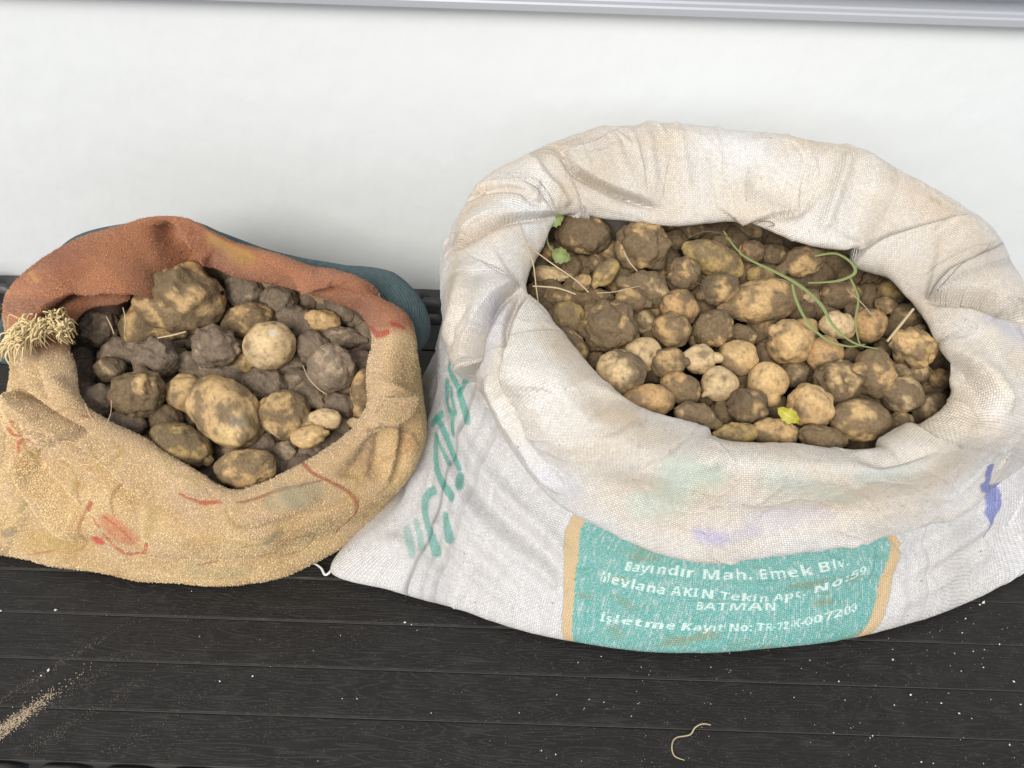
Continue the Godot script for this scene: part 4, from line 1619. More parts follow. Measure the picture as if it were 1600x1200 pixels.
func white_sack_rings() -> Array:
	return [
		["inside", 0, [0, -.0068, .1, -.4952, .05, -.0027, .1, -.5634, .1, .0142, .1, -.6076, .15, .0676, .1, -.6132, .2, .123, .1, -.6215, .25, .2145, .1, -.647, .3, .2895, .1, -.6143, .35, .3434, .1, -.586, .4, .3818, .1, -.5494, .45, .3908, .1, -.5091, .5, .3996, .1, -.4725, .55, .3885, .1, -.4103, .6, .3765, .1, -.3824, .65, .3269, .1, -.357, .7, .2832, .1, -.3405, .75, .2253, .1, -.3424, .8, .1545, .1, -.3401, .825, .1442, .1, -.3536, .85, .1073, .1, -.3624, .9, .0709, .1, -.3894, .95, .0273, .1, -.4416]],
		["lip underside", .08, [0, .001, .1846, -.4942, .05, .0095, .1896, -.5575, .1, .0278, .1946, -.5969, .15, .0801, .1946, -.5986, .2, .1321, .1946, -.601, .25, .2108, .1946, -.62, .3, .2741, .1946, -.5919, .35, .3228, .1946, -.5705, .4, .3598, .1946, -.5403, .45, .3702, .1896, -.5051, .5, .3812, .1846, -.4723, .55, .3755, .1796, -.4142, .6, .3664, .1746, -.3871, .65, .322, .1696, -.361, .7, .2815, .1646, -.3429, .75, .2245, .1666, -.3452, .8, .1553, .1696, -.343, .825, .1453, .1746, -.3564, .85, .1091, .1766, -.3648, .9, .0734, .1796, -.3911, .95, .0303, .1846, -.4421]],
		["lip", .14, [0, .0096, .205, -.4931, .05, .0251, .21, -.5499, .1, .0459, .215, -.5828, .15, .0969, .215, -.5789, .2, .1444, .215, -.5732, .25, .2056, .215, -.5826, .3, .2526, .215, -.5607, .35, .2943, .215, -.5489, .4, .3297, .215, -.5278, .45, .3423, .21, -.4996, .5, .3565, .205, -.472, .55, .3588, .2, -.4192, .6, .3539, .195, -.3929, .65, .3169, .19, -.3652, .7, .2785, .185, -.347, .75, .2231, .187, -.3501, .8, .1566, .19, -.3478, .825, .1472, .195, -.3611, .85, .1122, .197, -.3688, .9, .0776, .2, -.3939, .95, .0352, .205, -.4429]],
		["crest", .24, [0, -.0223, .225, -.4886, .05, -.0106, .238, -.5489, .1, .0228, .252, -.6038, .15, .0823, .258, -.6279, .2, .1421, .26, -.6324, .25, .2084, .258, -.6319, .3, .268, .253, -.6224, .35, .3166, .252, -.6119, .4, .3623, .25, -.5727, .45, .3905, .245, -.5287, .5, .399, .235, -.4829, .55, .3937, .225, -.4306, .6, .3777, .212, -.3812, .65, .3395, .204, -.3446, .7, .2787, .2, -.3217, .75, .2143, .2, -.3249, .8, .143, .203, -.3202, .85, .0905, .208, -.3331, .9, .0399, .215, -.368, .95, -.0056, .22, -.4278]],
		["outer face of the cuff", .36, [0, -.0609, .2, -.5126, .05, -.056, .215, -.5667, .1, -.0219, .235, -.6204, .15, .0666, .248, -.667, .2, .1479, .252, -.6763, .25, .2225, .25, -.6696, .3, .2779, .248, -.6631, .35, .3243, .245, -.6575, .4, .3735, .24, -.6163, .45, .4346, .225, -.5796, .5, .4538, .205, -.5194, .55, .4506, .195, -.4519, .6, .4382, .18, -.3944, .65, .4023, .168, -.3586, .7, .3195, .165, -.3197, .75, .2334, .162, -.3125, .8, .1417, .165, -.3045, .85, .0646, .175, -.3231, .9, .0088, .185, -.3606, .95, -.0398, .195, -.4305]],
		["hem", .52, [0, -.0678, .135, -.5174, .05, -.062, .15, -.6, .1, -.0219, .15, -.6264, .15, .0666, .15, -.673, .2, .1479, .15, -.6823, .25, .2225, .15, -.6756, .3, .2779, .15, -.6691, .35, .3243, .15, -.6635, .4, .3735, .15, -.6223, .45, .4346, .15, -.5856, .5, .5076, .14, -.5219, .55, .4951, .135, -.4548, .6, .4716, .135, -.4095, .65, .4352, .125, -.381, .675, .3847, .122, -.35, .7, .3416, .118, -.3274, .75, .2477, .112, -.3051, .8, .1534, .112, -.292, .85, .0593, .122, -.3255, .9, .0017, .128, -.3832, .93, -.0223, .135, -.4187, .95, -.0424, .14, -.4506]],
		["tuck", .56, [0, -.0669, .127, -.5172, .05, -.0611, .142, -.5995, .1, -.0212, .142, -.6257, .15, .0671, .142, -.6721, .2, .148, .142, -.6813, .25, .2222, .142, -.6747, .3, .2774, .142, -.6682, .35, .3236, .142, -.6627, .4, .3727, .142, -.6217, .45, .4337, .142, -.5852, .5, .5066, .132, -.5217, .55, .4941, .127, -.4548, .6, .4617, .1312, -.4114, .65, .4096, .129, -.3896, .675, .3611, .126, -.3632, .7, .3208, .122, -.3446, .75, .2362, .116, -.3296, .8, .1559, .116, -.3188, .85, .0757, .126, -.3469, .9, .0106, .1242, -.3878, .93, -.0213, .127, -.419, .95, -.0414, .132, -.4507]],
		["upper body", .6, [0, -.0698, .111, -.5178, .05, -.0637, .126, -.601, .1, -.0235, .126, -.6276, .15, .0657, .126, -.6748, .2, .1477, .126, -.6843, .25, .223, .126, -.6776, .3, .2788, .126, -.6708, .35, .3255, .126, -.6651, .4, .3751, .126, -.6235, .45, .4364, .126, -.5864, .5, .5096, .116, -.5222, .55, .4971, .111, -.4547, .6, .4667, .1138, -.4104, .65, .4182, .109, -.3867, .675, .369, .106, -.3588, .7, .3278, .102, -.3389, .75, .24, .096, -.3214, .8, .1551, .096, -.3099, .85, .0703, .106, -.3398, .9, .0061, .1068, -.3855, .93, -.0242, .111, -.4182, .95, -.0444, .116, -.4504]],
		["belly", .78, [0, -.088, .055, -.3991, .05, -.078, .07, -.54, .1, -.045, .07, -.63, .15, .0666, .07, -.682, .2, .1479, .07, -.6913, .25, .2225, .07, -.6846, .3, .2779, .07, -.6781, .35, .3243, .07, -.6725, .4, .3735, .07, -.6313, .45, .5, .07, -.57, .5, .52, .07, -.47, .55, .5348, .05, -.4191, .6, .4882, .05, -.3784, .65, .4279, .05, -.3429, .7, .3468, .052, -.3077, .75, .2506, .053, -.283, .8, .1497, .052, -.2742, .85, .045, .05, -.2919, .9, -.0266, .05, -.3157, .95, -.0735, .052, -.3463, .98, -.0999, .05, -.37]],
		["base", .95, [0, -.119, .006, -.38, .015, -.1014, .006, -.4176, .05, -.085, .005, -.49, .1, -.04, .005, -.59, .15, .03, .004, -.645, .25, .2, .004, -.65, .4, .44, .005, -.63, .45, .49, .005, -.56, .5, .52, .006, -.46, .55, .5686, .006, -.4169, .57, .549, .006, -.3765, .6, .4955, .004, -.3488, .65, .4076, .004, -.3055, .7, .3292, .004, -.2795, .75, .2443, .004, -.2636, .8, .1396, .004, -.256, .85, .0478, .004, -.2652, .9, -.0256, .004, -.2855, .95, -.089, .004, -.3001, .97, -.1473, .005, -.3155, .985, -.1324, .005, -.3472]],
		["underside", 1, [0, -.0612, .002, -.394, .015, -.0471, .002, -.4241, .05, -.034, .002, -.482, .1, .002, .002, -.562, .15, .058, .002, -.606, .25, .194, .002, -.61, .4, .386, .002, -.594, .45, .426, .002, -.538, .5, .45, .002, -.458, .55, .4889, .002, -.4235, .57, .4732, .002, -.3912, .6, .4304, .002, -.369, .65, .3601, .002, -.3344, .7, .2974, .002, -.3136, .75, .2295, .002, -.3009, .8, .1457, .002, -.2948, .85, .0722, .002, -.3021, .9, .0135, .002, -.3184, .95, -.0372, .002, -.3301, .97, -.0839, .002, -.3424, .985, -.0719, .002, -.3678]],
	]


func tan_sack_rings() -> Array:
	return [
		["inside", 0, [0, -.417, .07, -.4261, .05, -.4392, .07, -.4697, .1, -.4312, .07, -.5005, .15, -.3939, .07, -.5159, .2, -.3804, .07, -.552, .25, -.3339, .07, -.57, .3, -.2788, .07, -.57, .35, -.2169, .07, -.5699, .4, -.1617, .07, -.5421, .45, -.1316, .07, -.5192, .5, -.1235, .07, -.4829, .55, -.1226, .07, -.4361, .6, -.1227, .07, -.4006, .65, -.1442, .07, -.3688, .7, -.1836, .07, -.3398, .75, -.2254, .07, -.3213, .8, -.2581, .07, -.3328, .85, -.3056, .07, -.3573, .9, -.3555, .07, -.3718, .95, -.3912, .07, -.3871]],
		["lip underside", .09, [0, -.4046, .1356, -.4285, .05, -.4239, .1406, -.469, .1, -.4148, .1456, -.4971, .15, -.3776, .1506, -.5102, .2, -.3644, .1506, -.5419, .25, -.3216, .1506, -.57, .3, -.2721, .1506, -.5618, .35, -.2196, .1456, -.5533, .4, -.1697, .1406, -.5332, .45, -.1392, .1356, -.5149, .5, -.1285, .1326, -.4818, .55, -.1255, .1276, -.4367, .6, -.1253, .1226, -.402, .65, -.1463, .1176, -.3709, .7, -.1848, .1126, -.3425, .75, -.2256, .1076, -.3243, .8, -.2576, .1116, -.3357, .85, -.3039, .1176, -.3597, .9, -.3498, .1256, -.376, .95, -.3825, .1316, -.3912]],
		["lip", .16, [0, -.3889, .15, -.4314, .05, -.4038, .155, -.4681, .1, -.3931, .16, -.4926, .15, -.356, .165, -.5026, .2, -.3431, .165, -.5284, .25, -.305, .165, -.5495, .3, -.2632, .165, -.5374, .35, -.2232, .16, -.5314, .4, -.1796, .155, -.5221, .45, -.148, .15, -.5099, .5, -.1334, .147, -.4808, .55, -.1304, .142, -.4378, .6, -.1298, .137, -.4044, .65, -.1499, .132, -.3745, .7, -.1867, .127, -.3471, .75, -.2259, .122, -.3293, .8, -.2567, .126, -.3406, .85, -.3011, .132, -.3639, .9, -.3436, .14, -.3805, .95, -.372, .146, -.3961]],
		["crest", .3, [0, -.4085, .165, -.4205, .05, -.4233, .175, -.4607, .1, -.4172, .2, -.4998, .15, -.3839, .212, -.5175, .2, -.3444, .218, -.5383, .25, -.3037, .215, -.5508, .3, -.255, .2, -.5327, .35, -.2101, .188, -.5246, .4, -.1659, .178, -.516, .45, -.1255, .168, -.5021, .5, -.1107, .163, -.4739, .55, -.109, .157, -.4268, .6, -.1092, .147, -.3925, .65, -.1343, .137, -.36, .7, -.1767, .13, -.332, .75, -.2211, .125, -.3144, .8, -.2614, .13, -.3269, .85, -.3104, .138, -.3499, .9, -.3543, .148, -.3672, .95, -.3901, .158, -.3851]],
		["rim outside", .44, [0, -.4435, .145, -.4258, .05, -.4619, .165, -.476, .1, -.4509, .188, -.4983, .15, -.4138, .203, -.5259, .2, -.3578, .212, -.5516, .25, -.3105, .212, -.5611, .3, -.2558, .196, -.5466, .35, -.212, .183, -.5445, .4, -.163, .172, -.5298, .45, -.1096, .158, -.5107, .5, -.0944, .148, -.484, .55, -.0932, .138, -.4425, .6, -.0918, .125, -.409, .65, -.1096, .113, -.3673, .7, -.1599, .105, -.3267, .75, -.2216, .1, -.3059, .8, -.2882, .1, -.3167, .85, -.3557, .105, -.3413, .9, -.4107, .115, -.3688, .95, -.4403, .13, -.3926]],
		["upper body", .62, [0, -.465, .11, -.4117, .05, -.435, .12, -.55, .1, -.4509, .12, -.5063, .15, -.4138, .12, -.5339, .2, -.3578, .12, -.5596, .25, -.3105, .12, -.5691, .3, -.2558, .12, -.5546, .35, -.212, .12, -.5525, .4, -.163, .12, -.5378, .45, -.1096, .12, -.5187, .5, -.0894, .1, -.465, .55, -.0834, .1, -.4347, .6, -.0794, .095, -.4021, .65, -.0977, .085, -.3631, .7, -.1605, .08, -.3217, .75, -.2251, .077, -.3013, .8, -.2963, .078, -.3067, .85, -.3661, .08, -.3266, .9, -.4258, .09, -.3541, .95, -.459, .1, -.3767]],
		["belly", .78, [0, -.4954, .06, -.3872, .05, -.475, .06, -.47, .1, -.43, .06, -.58, .15, -.4216, .06, -.5379, .2, -.3633, .06, -.5636, .25, -.3141, .06, -.5731, .3, -.2572, .06, -.5586, .35, -.2117, .06, -.5565, .4, -.1608, .06, -.5418, .45, -.1, .06, -.52, .5, -.09, .06, -.45, .55, -.0821, .06, -.4444, .6, -.0856, .055, -.4122, .65, -.1158, .05, -.3625, .7, -.176, .043, -.3245, .75, -.2417, .042, -.3055, .8, -.3106, .042, -.3055, .85, -.3779, .042, -.317, .9, -.4448, .045, -.335, .95, -.488, .05, -.3587]],
		["base", .94, [0, -.531, .005, -.3687, .05, -.48, .004, -.45, .1, -.43, .004, -.53, .15, -.37, .004, -.58, .25, -.28, .004, -.6, .4, -.17, .004, -.58, .45, -.12, .004, -.52, .5, -.1, .004, -.44, .55, -.0949, .004, -.4503, .6, -.1065, .004, -.4036, .65, -.1478, .004, -.354, .7, -.2046, .004, -.3113, .75, -.2619, .004, -.2997, .8, -.3248, .004, -.3007, .85, -.3964, .004, -.309, .9, -.4609, .004, -.3197, .95, -.5081, .005, -.3315]],
		["underside", 1, [0, -.4728, .002, -.381, .05, -.432, .002, -.446, .1, -.392, .002, -.51, .15, -.344, .002, -.55, .25, -.272, .002, -.566, .4, -.184, .002, -.55, .45, -.144, .002, -.502, .5, -.128, .002, -.438, .55, -.1239, .002, -.4462, .6, -.1332, .002, -.4089, .65, -.1662, .002, -.3692, .7, -.2117, .002, -.3351, .75, -.2575, .002, -.3258, .8, -.3078, .002, -.3265, .85, -.3651, .002, -.3332, .9, -.4167, .002, -.3418, .95, -.4545, .002, -.3512]],
	]


func white_sack_folds() -> Array:
	return [
		["step", .0015, .0095, 1, .035, [.024, .3506, .03, .2988, .042, .2604, .052, .222, .066, .1853, .088, .1503]],
		["step", .0015, .0054, 1, .022, [.071, .379, .074, .3306, .073, .2671, .073, .2371, .069, .212, .074, .1953]],
		["ridge", .005, .006, 0, 0, [.116, .3389, .095, .2371, .098, .1903, .103, .1619]],
		["step", .003, .0108, 1, .05, [.124, .3005, .118, .2237, .127, .1987, .145, .182, .165, .1736, .192, .1669]],
		["ridge", .004, .0026, 0, 0, [.158, .2888, .158, .2204, .161, .1903]],
		["ridge", .003, .0019, 0, 0, [.171, .2922, .173, .227, .175, .1987]],
		["ridge", .004, .0024, 0, 0, [.183, .2821, .183, .2187, .182, .1853]],
		["ridge", .004, .0024, 0, 0, [.205, .2905, .209, .2204, .212, .187]],
		["ridge", .003, .0017, 0, 0, [.23, .2805, .234, .222, .236, .192]],
		["ridge", .004, .0017, 0, 0, [.264, .2888, .266, .2204]],
		["ridge", .016, -.0096, 0, 0, [.252, .2003, .273, .1987, .296, .1937, .315, .1853]],
		["ridge", .006, .0084, 0, 0, [.342, .2988, .335, .2304, .334, .1937, .332, .1586]],
		["ridge", .014, -.0072, 0, 0, [.353, .222, .363, .197, .363, .1586]],
		["step", .002, .0054, 1, .03, [.251, .1252, .282, .1703, .312, .1903]],
		["step", .002, .0108, -1, .045, [.326, .0518, .358, .1202, .385, .172, .405, .2003, .43, .2504, .447, .3422]],
		["step", .0015, .0162, 1, .05, [.479, .1603, .494, .187, .508, .2204, .522, .2554, .533, .3322]],
		["ridge", .008, .0096, 0, 0, [.526, .1336, .541, .1753, .568, .2053, .592, .2504, .611, .2905]],
		["ridge", .01, -.0072, 0, 0, [.493, .0367, .549, .1603, .581, .187, .61, .2371, .634, .2788]],
		["step", .0015, .0149, -1, .04, [.998, .1653, .984, .2087, .967, .2571, .952, .3139, .941, .3756, .945, .5726]],
		["step", .0015, .0108, 1, .05, [.997, .1469, .966, .2053, .945, .2471, .928, .2972, .917, .3439]],
		["ridge", .006, .0084, 0, 0, [.934, .3472, .915, .3723, .881, .414, .855, .4357]],
		["ridge", .006, -.0048, 0, 0, [.916, .3489, .899, .379, .877, .4124]],
		["ridge", .009, -.0072, 0, 0, [.705, .1686, .695, .2187, .68, .2304, .661, .227]],
		["ridge", .012, .0072, 0, 0, [.687, .1469, .666, .1419, .646, .1703]],
		["ridge", .016, -.0048, 0, 0, [.893, .1753, .878, .217, .859, .2504]],
		["ridge", .01, .0048, 0, 0, [.824, .1352, .8, .1436, .789, .2721]],
		["ridge", .008, .006, 0, 0, [.966, .6394, .94, .6628, .9, .6728, .861, .6928, .844, .7462]],
		["ridge", .007, -.0048, 0, 0, [.97, .6611, .943, .6895, .901, .7012, .861, .7279, .844, .788]],
		["ridge", .008, .006, 0, 0, [.967, .6728, .942, .7112, .899, .7329, .859, .7663, .843, .8147]],
		["ridge", .007, .0042, 0, 0, [.962, .7245, .913, .7462, .875, .788, .853, .8331]],
		["ridge", .007, .0048, 0, 0, [.964, .7646, .924, .7947, .887, .8264, .861, .8531]],
		["ridge", .008, .0048, 0, 0, [.968, .818, .938, .8381, .901, .8514]],
		["ridge", .008, .0042, 0, 0, [.689, .6795, .691, .4775, .67, .4591]],
		["ridge", .008, .0042, 0, 0, [.698, .7997, .669, .7646, .63, .7462]],
		["ridge", .007, -.0036, 0, 0, [.695, .7379, .67, .7195, .637, .7145]],
		["ridge", .008, .0036, 0, 0, [.701, .8481, .673, .8297, .63, .823]],
		["ridge", .006, .0026, 0, 0, [.767, .6628, .748, .4858, .72, .4942]],
		["ridge", .006, .0024, 0, 0, [.776, .7362, .744, .7346, .71, .7295]],
		["ridge", .014, -.006, 0, 0, [.915, .2705, .892, .2821, .87, .2955]],
		["ridge", .012, .0048, 0, 0, [.933, .2638, .901, .3005, .864, .3372]],
		["ridge", .014, .0036, 0, 0, [.78, .2721, .749, .2855, .716, .2838]],
		["ridge", .012, -.0036, 0, 0, [.786, .3723, .757, .3957, .728, .3806]],
		["ridge", .01, .0048, 0, 0, [.003, .3005, -.026, .3239, -.043, .4124]],
		["ridge", .01, -.0036, 0, 0, [.004, .2721, -.023, .2855, -.042, .3356]],
	]


func tan_sack_folds() -> Array:
	return [
		["step", .002, .017, -1, .04, [.985, .4391, .951, .3339, .92, .3205, .892, .3205]],
		["ridge", .01, -.0134, 0, 0, [.929, .3506, .883, .3673, .839, .404, .815, .4775]],
		["ridge", .01, .0118, 0, 0, [.916, .3322, .877, .3539, .842, .3823, .812, .414]],
		["ridge", .01, .0101, 0, 0, [.923, .576, .889, .6711, .854, .798]],
		["ridge", .01, -.0084, 0, 0, [.909, .4841, .877, .601, .845, .7112]],
		["step", .002, .0189, 1, .03, [.05, .2955, .081, .2387, .12, .212, .15, .1903, .206, .0501]],
		["ridge", .012, -.0202, 0, 0, [.242, .2938, .229, .2471, .241, .2037, .255, .1836]],
		["ridge", .012, .0101, 0, 0, [.256, .2955, .252, .2354, .266, .2087]],
		["step", .002, .0113, 1, .02, [.372, .197, .397, .2888, .431, .3255]],
		["step", .002, .0151, 1, .035, [.615, .2421, .613, .3255, .595, .3907, .569, .4324]],
		["ridge", .008, -.0134, 0, 0, [.615, .3673, .64, .4057, .668, .4858]],
		["ridge", .007, .0084, 0, 0, [.612, .3923, .638, .4407, .664, .5409]],
		["ridge", .007, -.0101, 0, 0, [.608, .4207, .635, .4775, .661, .5776]],
		["ridge", .008, -.0084, 0, 0, [.616, .3139, .651, .3623, .676, .3957]],
		["ridge", .012, .0067, 0, 0, [.774, .3706, .73, .3756, .691, .3706]],
		["ridge", .012, -.0067, 0, 0, [.796, .3272, .753, .3472, .711, .3372]],
		["ridge", .014, .005, 0, 0, [.823, .7379, .768, .7245, .722, .6644]],
		["ridge", .008, .0067, 0, 0, [.985, .2855, .957, .2404, .933, .2371]],
		["ridge", .007, -.0067, 0, 0, [.011, .3556, -.022, .3122, -.044, .2821]],
	]


func white_sack_print() -> Array:
	return [
		[Color(.1, .6, .54), .9, [.003, .0028, .0038, .0049, .0054], [.959, .4207, .975, .5977, .958, .616, .948, .6244, .941, .6344]],
		[Color(.1, .6, .54), .9, [.0025, .0026, .0038], [.957, .409, .949, .5092, .952, .616]],
		[Color(.1, .6, .54), .9, [.0056, .0027, .0027, .0049], [.97, .6361, .959, .6528, .95, .6528, .948, .6678]],
		[Color(.1, .6, .54), .85, [.0022, .0022], [.964, .6327, .949, .6477]],
		[Color(.1, .6, .54), .9, [.0033, .0033, .0032], [.97, .6795, .96, .6795, .937, .6945]],
		[Color(.1, .6, .54), .85, [.0033, .0033], [.972, .6861, .966, .6694]],
		[Color(.1, .6, .54), .9, [.0038, .0043, .0047], [.963, .6928, .954, .7195, .933, .7279]],
		[Color(.1, .6, .54), .85, [.0022, .0021], [.962, .6912, .943, .7012]],
		[Color(.1, .6, .54), .85, [.0037, .0042], [.933, .7012, .93, .7095]],
		[Color(.1, .6, .54), .8, [.0037, .0037, .0042, .0052], [.951, .7412, .957, .7563, .95, .7813, .932, .8147]],
		[Color(.1, .6, .54), .8, [.0037, .0047], [.934, .7579, .924, .783]],
		[Color(.1, .6, .54), .54, [.0024, .0032], [.958, .7913, .944, .8197]],
		[Color(.1, .6, .54), .53, [.0027, .0035], [.96, .8047, .947, .8331]],
		[Color(.25, .33, .66), .9, [.0037, .0027, .0066, .008, .0057, .0035, .0008], [.661, .3606, .668, .4023, .669, .4491, .636, .7012, .639, .7245, .638, .7546, .64, .7863]],
		[Color(.62, .66, .78), .35, [.0091, .0079, .0063], [.973, .2287, .951, .2838, .938, .3422]],
		[Color(.62, .66, .78), .4, [.0058, .008], [.525, .2287, .544, .2888]],
		[Color(.5, .55, .72), .5, [.0032, .0032], [.539, .3038, .554, .3205]],
		[Color(.55, .82, .8), .32, [.0144, .012], [.811, .2721, .793, .2805]],
		[Color(.55, .82, .8), .26, [.0112, .0123], [.823, .3856, .807, .3389]],
		[Color(.6, .8, .8), .22, [.0146, .0149], [.762, .2855, .737, .3306]],
		[Color(.6, .8, .8), .22, [.0097, .0097], [.714, .2721, .688, .2504]],
		[Color(.5, .5, .82), .42, [.0065, .0066], [.796, .4157, .789, .4207]],
		[Color(.55, .55, .8), .25, [.0061, .0061], [.784, .4174, .775, .4124]],
		[Color(.62, .6, .76), .28, [.0101, .0091], [.773, .394, .743, .394]],
		[Color(.6, .62, .8), .18, [.0103, .0076], [.871, .4224, .852, .414]],
		[Color(.66, .55, .38), .35, [.0084, .0099], [.875, .2087, .861, .1937]],
		[Color(.62, .5, .32), .22, [.0158, .0173, .0146], [.925, .1486, .874, .197, .834, .2037]],
		[Color(.62, .5, .32), .3, [.0127, .0157], [.909, .1953, .935, .177]],
		[Color(.62, .45, .25), .5, [.0015, .0012], [.651, .2554, .654, .2705]],
		[Color(.5, .4, .2), .35, [.002, .0026], [.414, .2671, .406, .2654]],
		[Color(.7, .58, .42), .35, [.0059, .0074, .0057], [.02, .3606, .03, .2838, .048, .2237]],
		[Color(.7, .58, .4), .3, [.0089, .0105], [.058, .3372, .075, .2321]],
		[Color(.68, .56, .4), .3, [.0078, .009], [.126, .2838, .156, .2471]],
		[Color(.7, .58, .42), .28, [.0116, .014, .0109], [.393, .2554, .439, .2454, .482, .2471]],
		[Color(.72, .6, .44), .25, [.0104, .0127], [.596, .1419, .638, .3072]],
	]


func tan_sack_print() -> Array:
	return [
		[Color(.72, .25, .13), .825, [.0012, .0017, .0013, .0017, .0021], [.94, .384, .933, .4157, .92, .4407, .927, .4641, .933, .4558]],
		[Color(.72, .25, .13), .77, [.0017, .0017, .0017, .0013], [.915, .5326, .917, .4858, .914, .4374, .905, .4274]],
		[Color(.72, .25, .14), .88, [.0021, .0017, .0017], [.848, .5526, .853, .6578, .843, .6778]],
		[Color(.8, .42, .26), .605, [.0109, .0144], [.835, .6377, .824, .6878]],
		[Color(.7, .25, .15), .66, [.0013, .0013, .0013], [.841, .611, .829, .6427, .82, .6945]],
		[Color(.62, .36, .18), .605, [.0013, .0013, .0013, .0013, .0013], [.859, .4791, .857, .6227, .858, .7229, .852, .8013, .855, .8264]],
		[Color(.74, .25, .14), .825, [.0017, .0017, .0017, .0017, .0017], [.809, .6811, .81, .7429, .82, .7963, .831, .7796, .839, .7112]],
		[Color(.78, .1, .12), .935, [.0061, .0052], [.845, .7663, .843, .7679]],
		[Color(.72, .36, .18), .66, [.0013, .0013], [.88, .8664, .867, .8364]],
		[Color(.7, .24, .15), .825, [.0012, .0012, .0024, .0016], [.803, .3506, .792, .3539, .783, .3623, .771, .3339]],
		[Color(.58, .38, .2), .66, [.0012, .0012, .0012], [.84, .399, .836, .4741, .833, .581]],
		[Color(.62, .28, .16), .88, [.0016, .0016, .0017, .0017, .0013, .0013], [.686, .1786, .682, .3439, .681, .4608, .68, .5726, .68, .7028, .683, .798]],
		[Color(.56, .34, .22), .77, [.0012, .0016, .0012], [.752, .2871, .717, .2838, .685, .3422]],
		[Color(.66, .3, .16), .66, [.0013, .0013], [.773, .8063, .76, .7896]],
		[Color(.6, .52, .2), .605, [.0017, .0017, .0017, .0017], [.93, .3973, .914, .4624, .9, .5309, .9, .4524]],
		[Color(.6, .52, .2), .495, [.0016, .0016, .0016, .0016], [.88, .3356, .858, .3623, .862, .3155, .876, .2955]],
		[Color(.6, .5, .2), .55, [.0016, .0016, .0016, .0016, .0016], [.763, .3539, .745, .4307, .728, .424, .734, .586, .75, .6194]],
		[Color(.6, .5, .2), .55, [.0017, .0017, .0018, .0017], [.727, .616, .706, .6644, .702, .7963, .719, .803]],
		[Color(.6, .52, .22), .44, [.0041, .0057, .0041], [.821, .4307, .808, .4508, .81, .6177]],
		[Color(.58, .52, .22), .495, [.0017, .0017, .0017], [.878, .4307, .861, .4708, .864, .6077]],
		[Color(.58, .52, .22), .495, [.0026, .0026, .0026], [.917, .6477, .899, .6795, .904, .7579]],
		[Color(.58, .56, .46), .55, [.0079, .0103], [.723, .3272, .711, .3155]],
		[Color(.58, .58, .5), .55, [.0104, .012], [.706, .3406, .698, .3539]],
		[Color(.4, .38, .34), .495, [.0049, .0057], [.735, .5843, .729, .5492]],
		[Color(.4, .38, .36), .55, [.0053, .0053], [.906, .8331, .903, .8214]],
		[Color(.62, .56, .24), .385, [.002, .002, .002, .002], [.844, .1953, .82, .2905, .805, .2554, .795, .2838]],
		[Color(.6, .5, .2), .44, [.0016, .0017, .0017, .0016], [.702, .4808, .685, .4825, .671, .4257, .675, .3656]],
		[Color(.72, .62, .3), .385, [.0133, .0131], [.88, .8314, .857, .8047]],
		[Color(.55, .56, .4), .33, [.007, .0079], [.776, .8297, .74, .8464]],
		[Color(.66, .14, .12), .88, [.0027, .004, .0031], [.487, .192, .501, .2287, .498, .2738]],
		[Color(.66, .14, .12), .77, [.0022, .0022], [.485, .3105, .494, .3756]],
		[Color(.62, .2, .14), .55, [.002, .002], [.92, .2487, .914, .2337]],
		[Color(.75, .62, .3), .495, [.0062, .007, .0062], [.274, .2922, .293, .2972, .311, .3005]],
		[Color(.78, .62, .34), .44, [.0021, .0021], [.099, .3556, .088, .3105]],
	]


func panel_edges() -> Array:
	return [
		[.846, .4407, .848, .6628, .844, .7145, .841, .793, .839, .8397, .838, .8681],
		[.716, .4341, .701, .6828, .706, .7479, .709, .813, .712, .8464],
		[.853, .4608, .855, .6745, .849, .7379, .845, .8097, .843, .8598],
		[.71, .4257, .696, .6945, .7, .7696, .702, .8197, .705, .8514],
	]


func panel_text() -> Array:
	return [
		["Bayındır Mah. Emek Blv.", .0082, [.824, .7129, .805, .6978, .776, .7078, .75, .7212, .724, .7145]],
		["Mevlana AKIN Tekin Apt. No:59", .0083, [.832, .7546, .813, .7613, .792, .7646, .767, .788, .744, .788, .716, .7546]],
		["BATMAN", .0078, [.792, .8013, .776, .808, .758, .813]],
		["İşletme Kayıt No: TR-72-K-007200", .0072, [.828, .8397, .802, .8381, .779, .8431, .76, .8481, .744, .8447, .72, .8347]],
	]


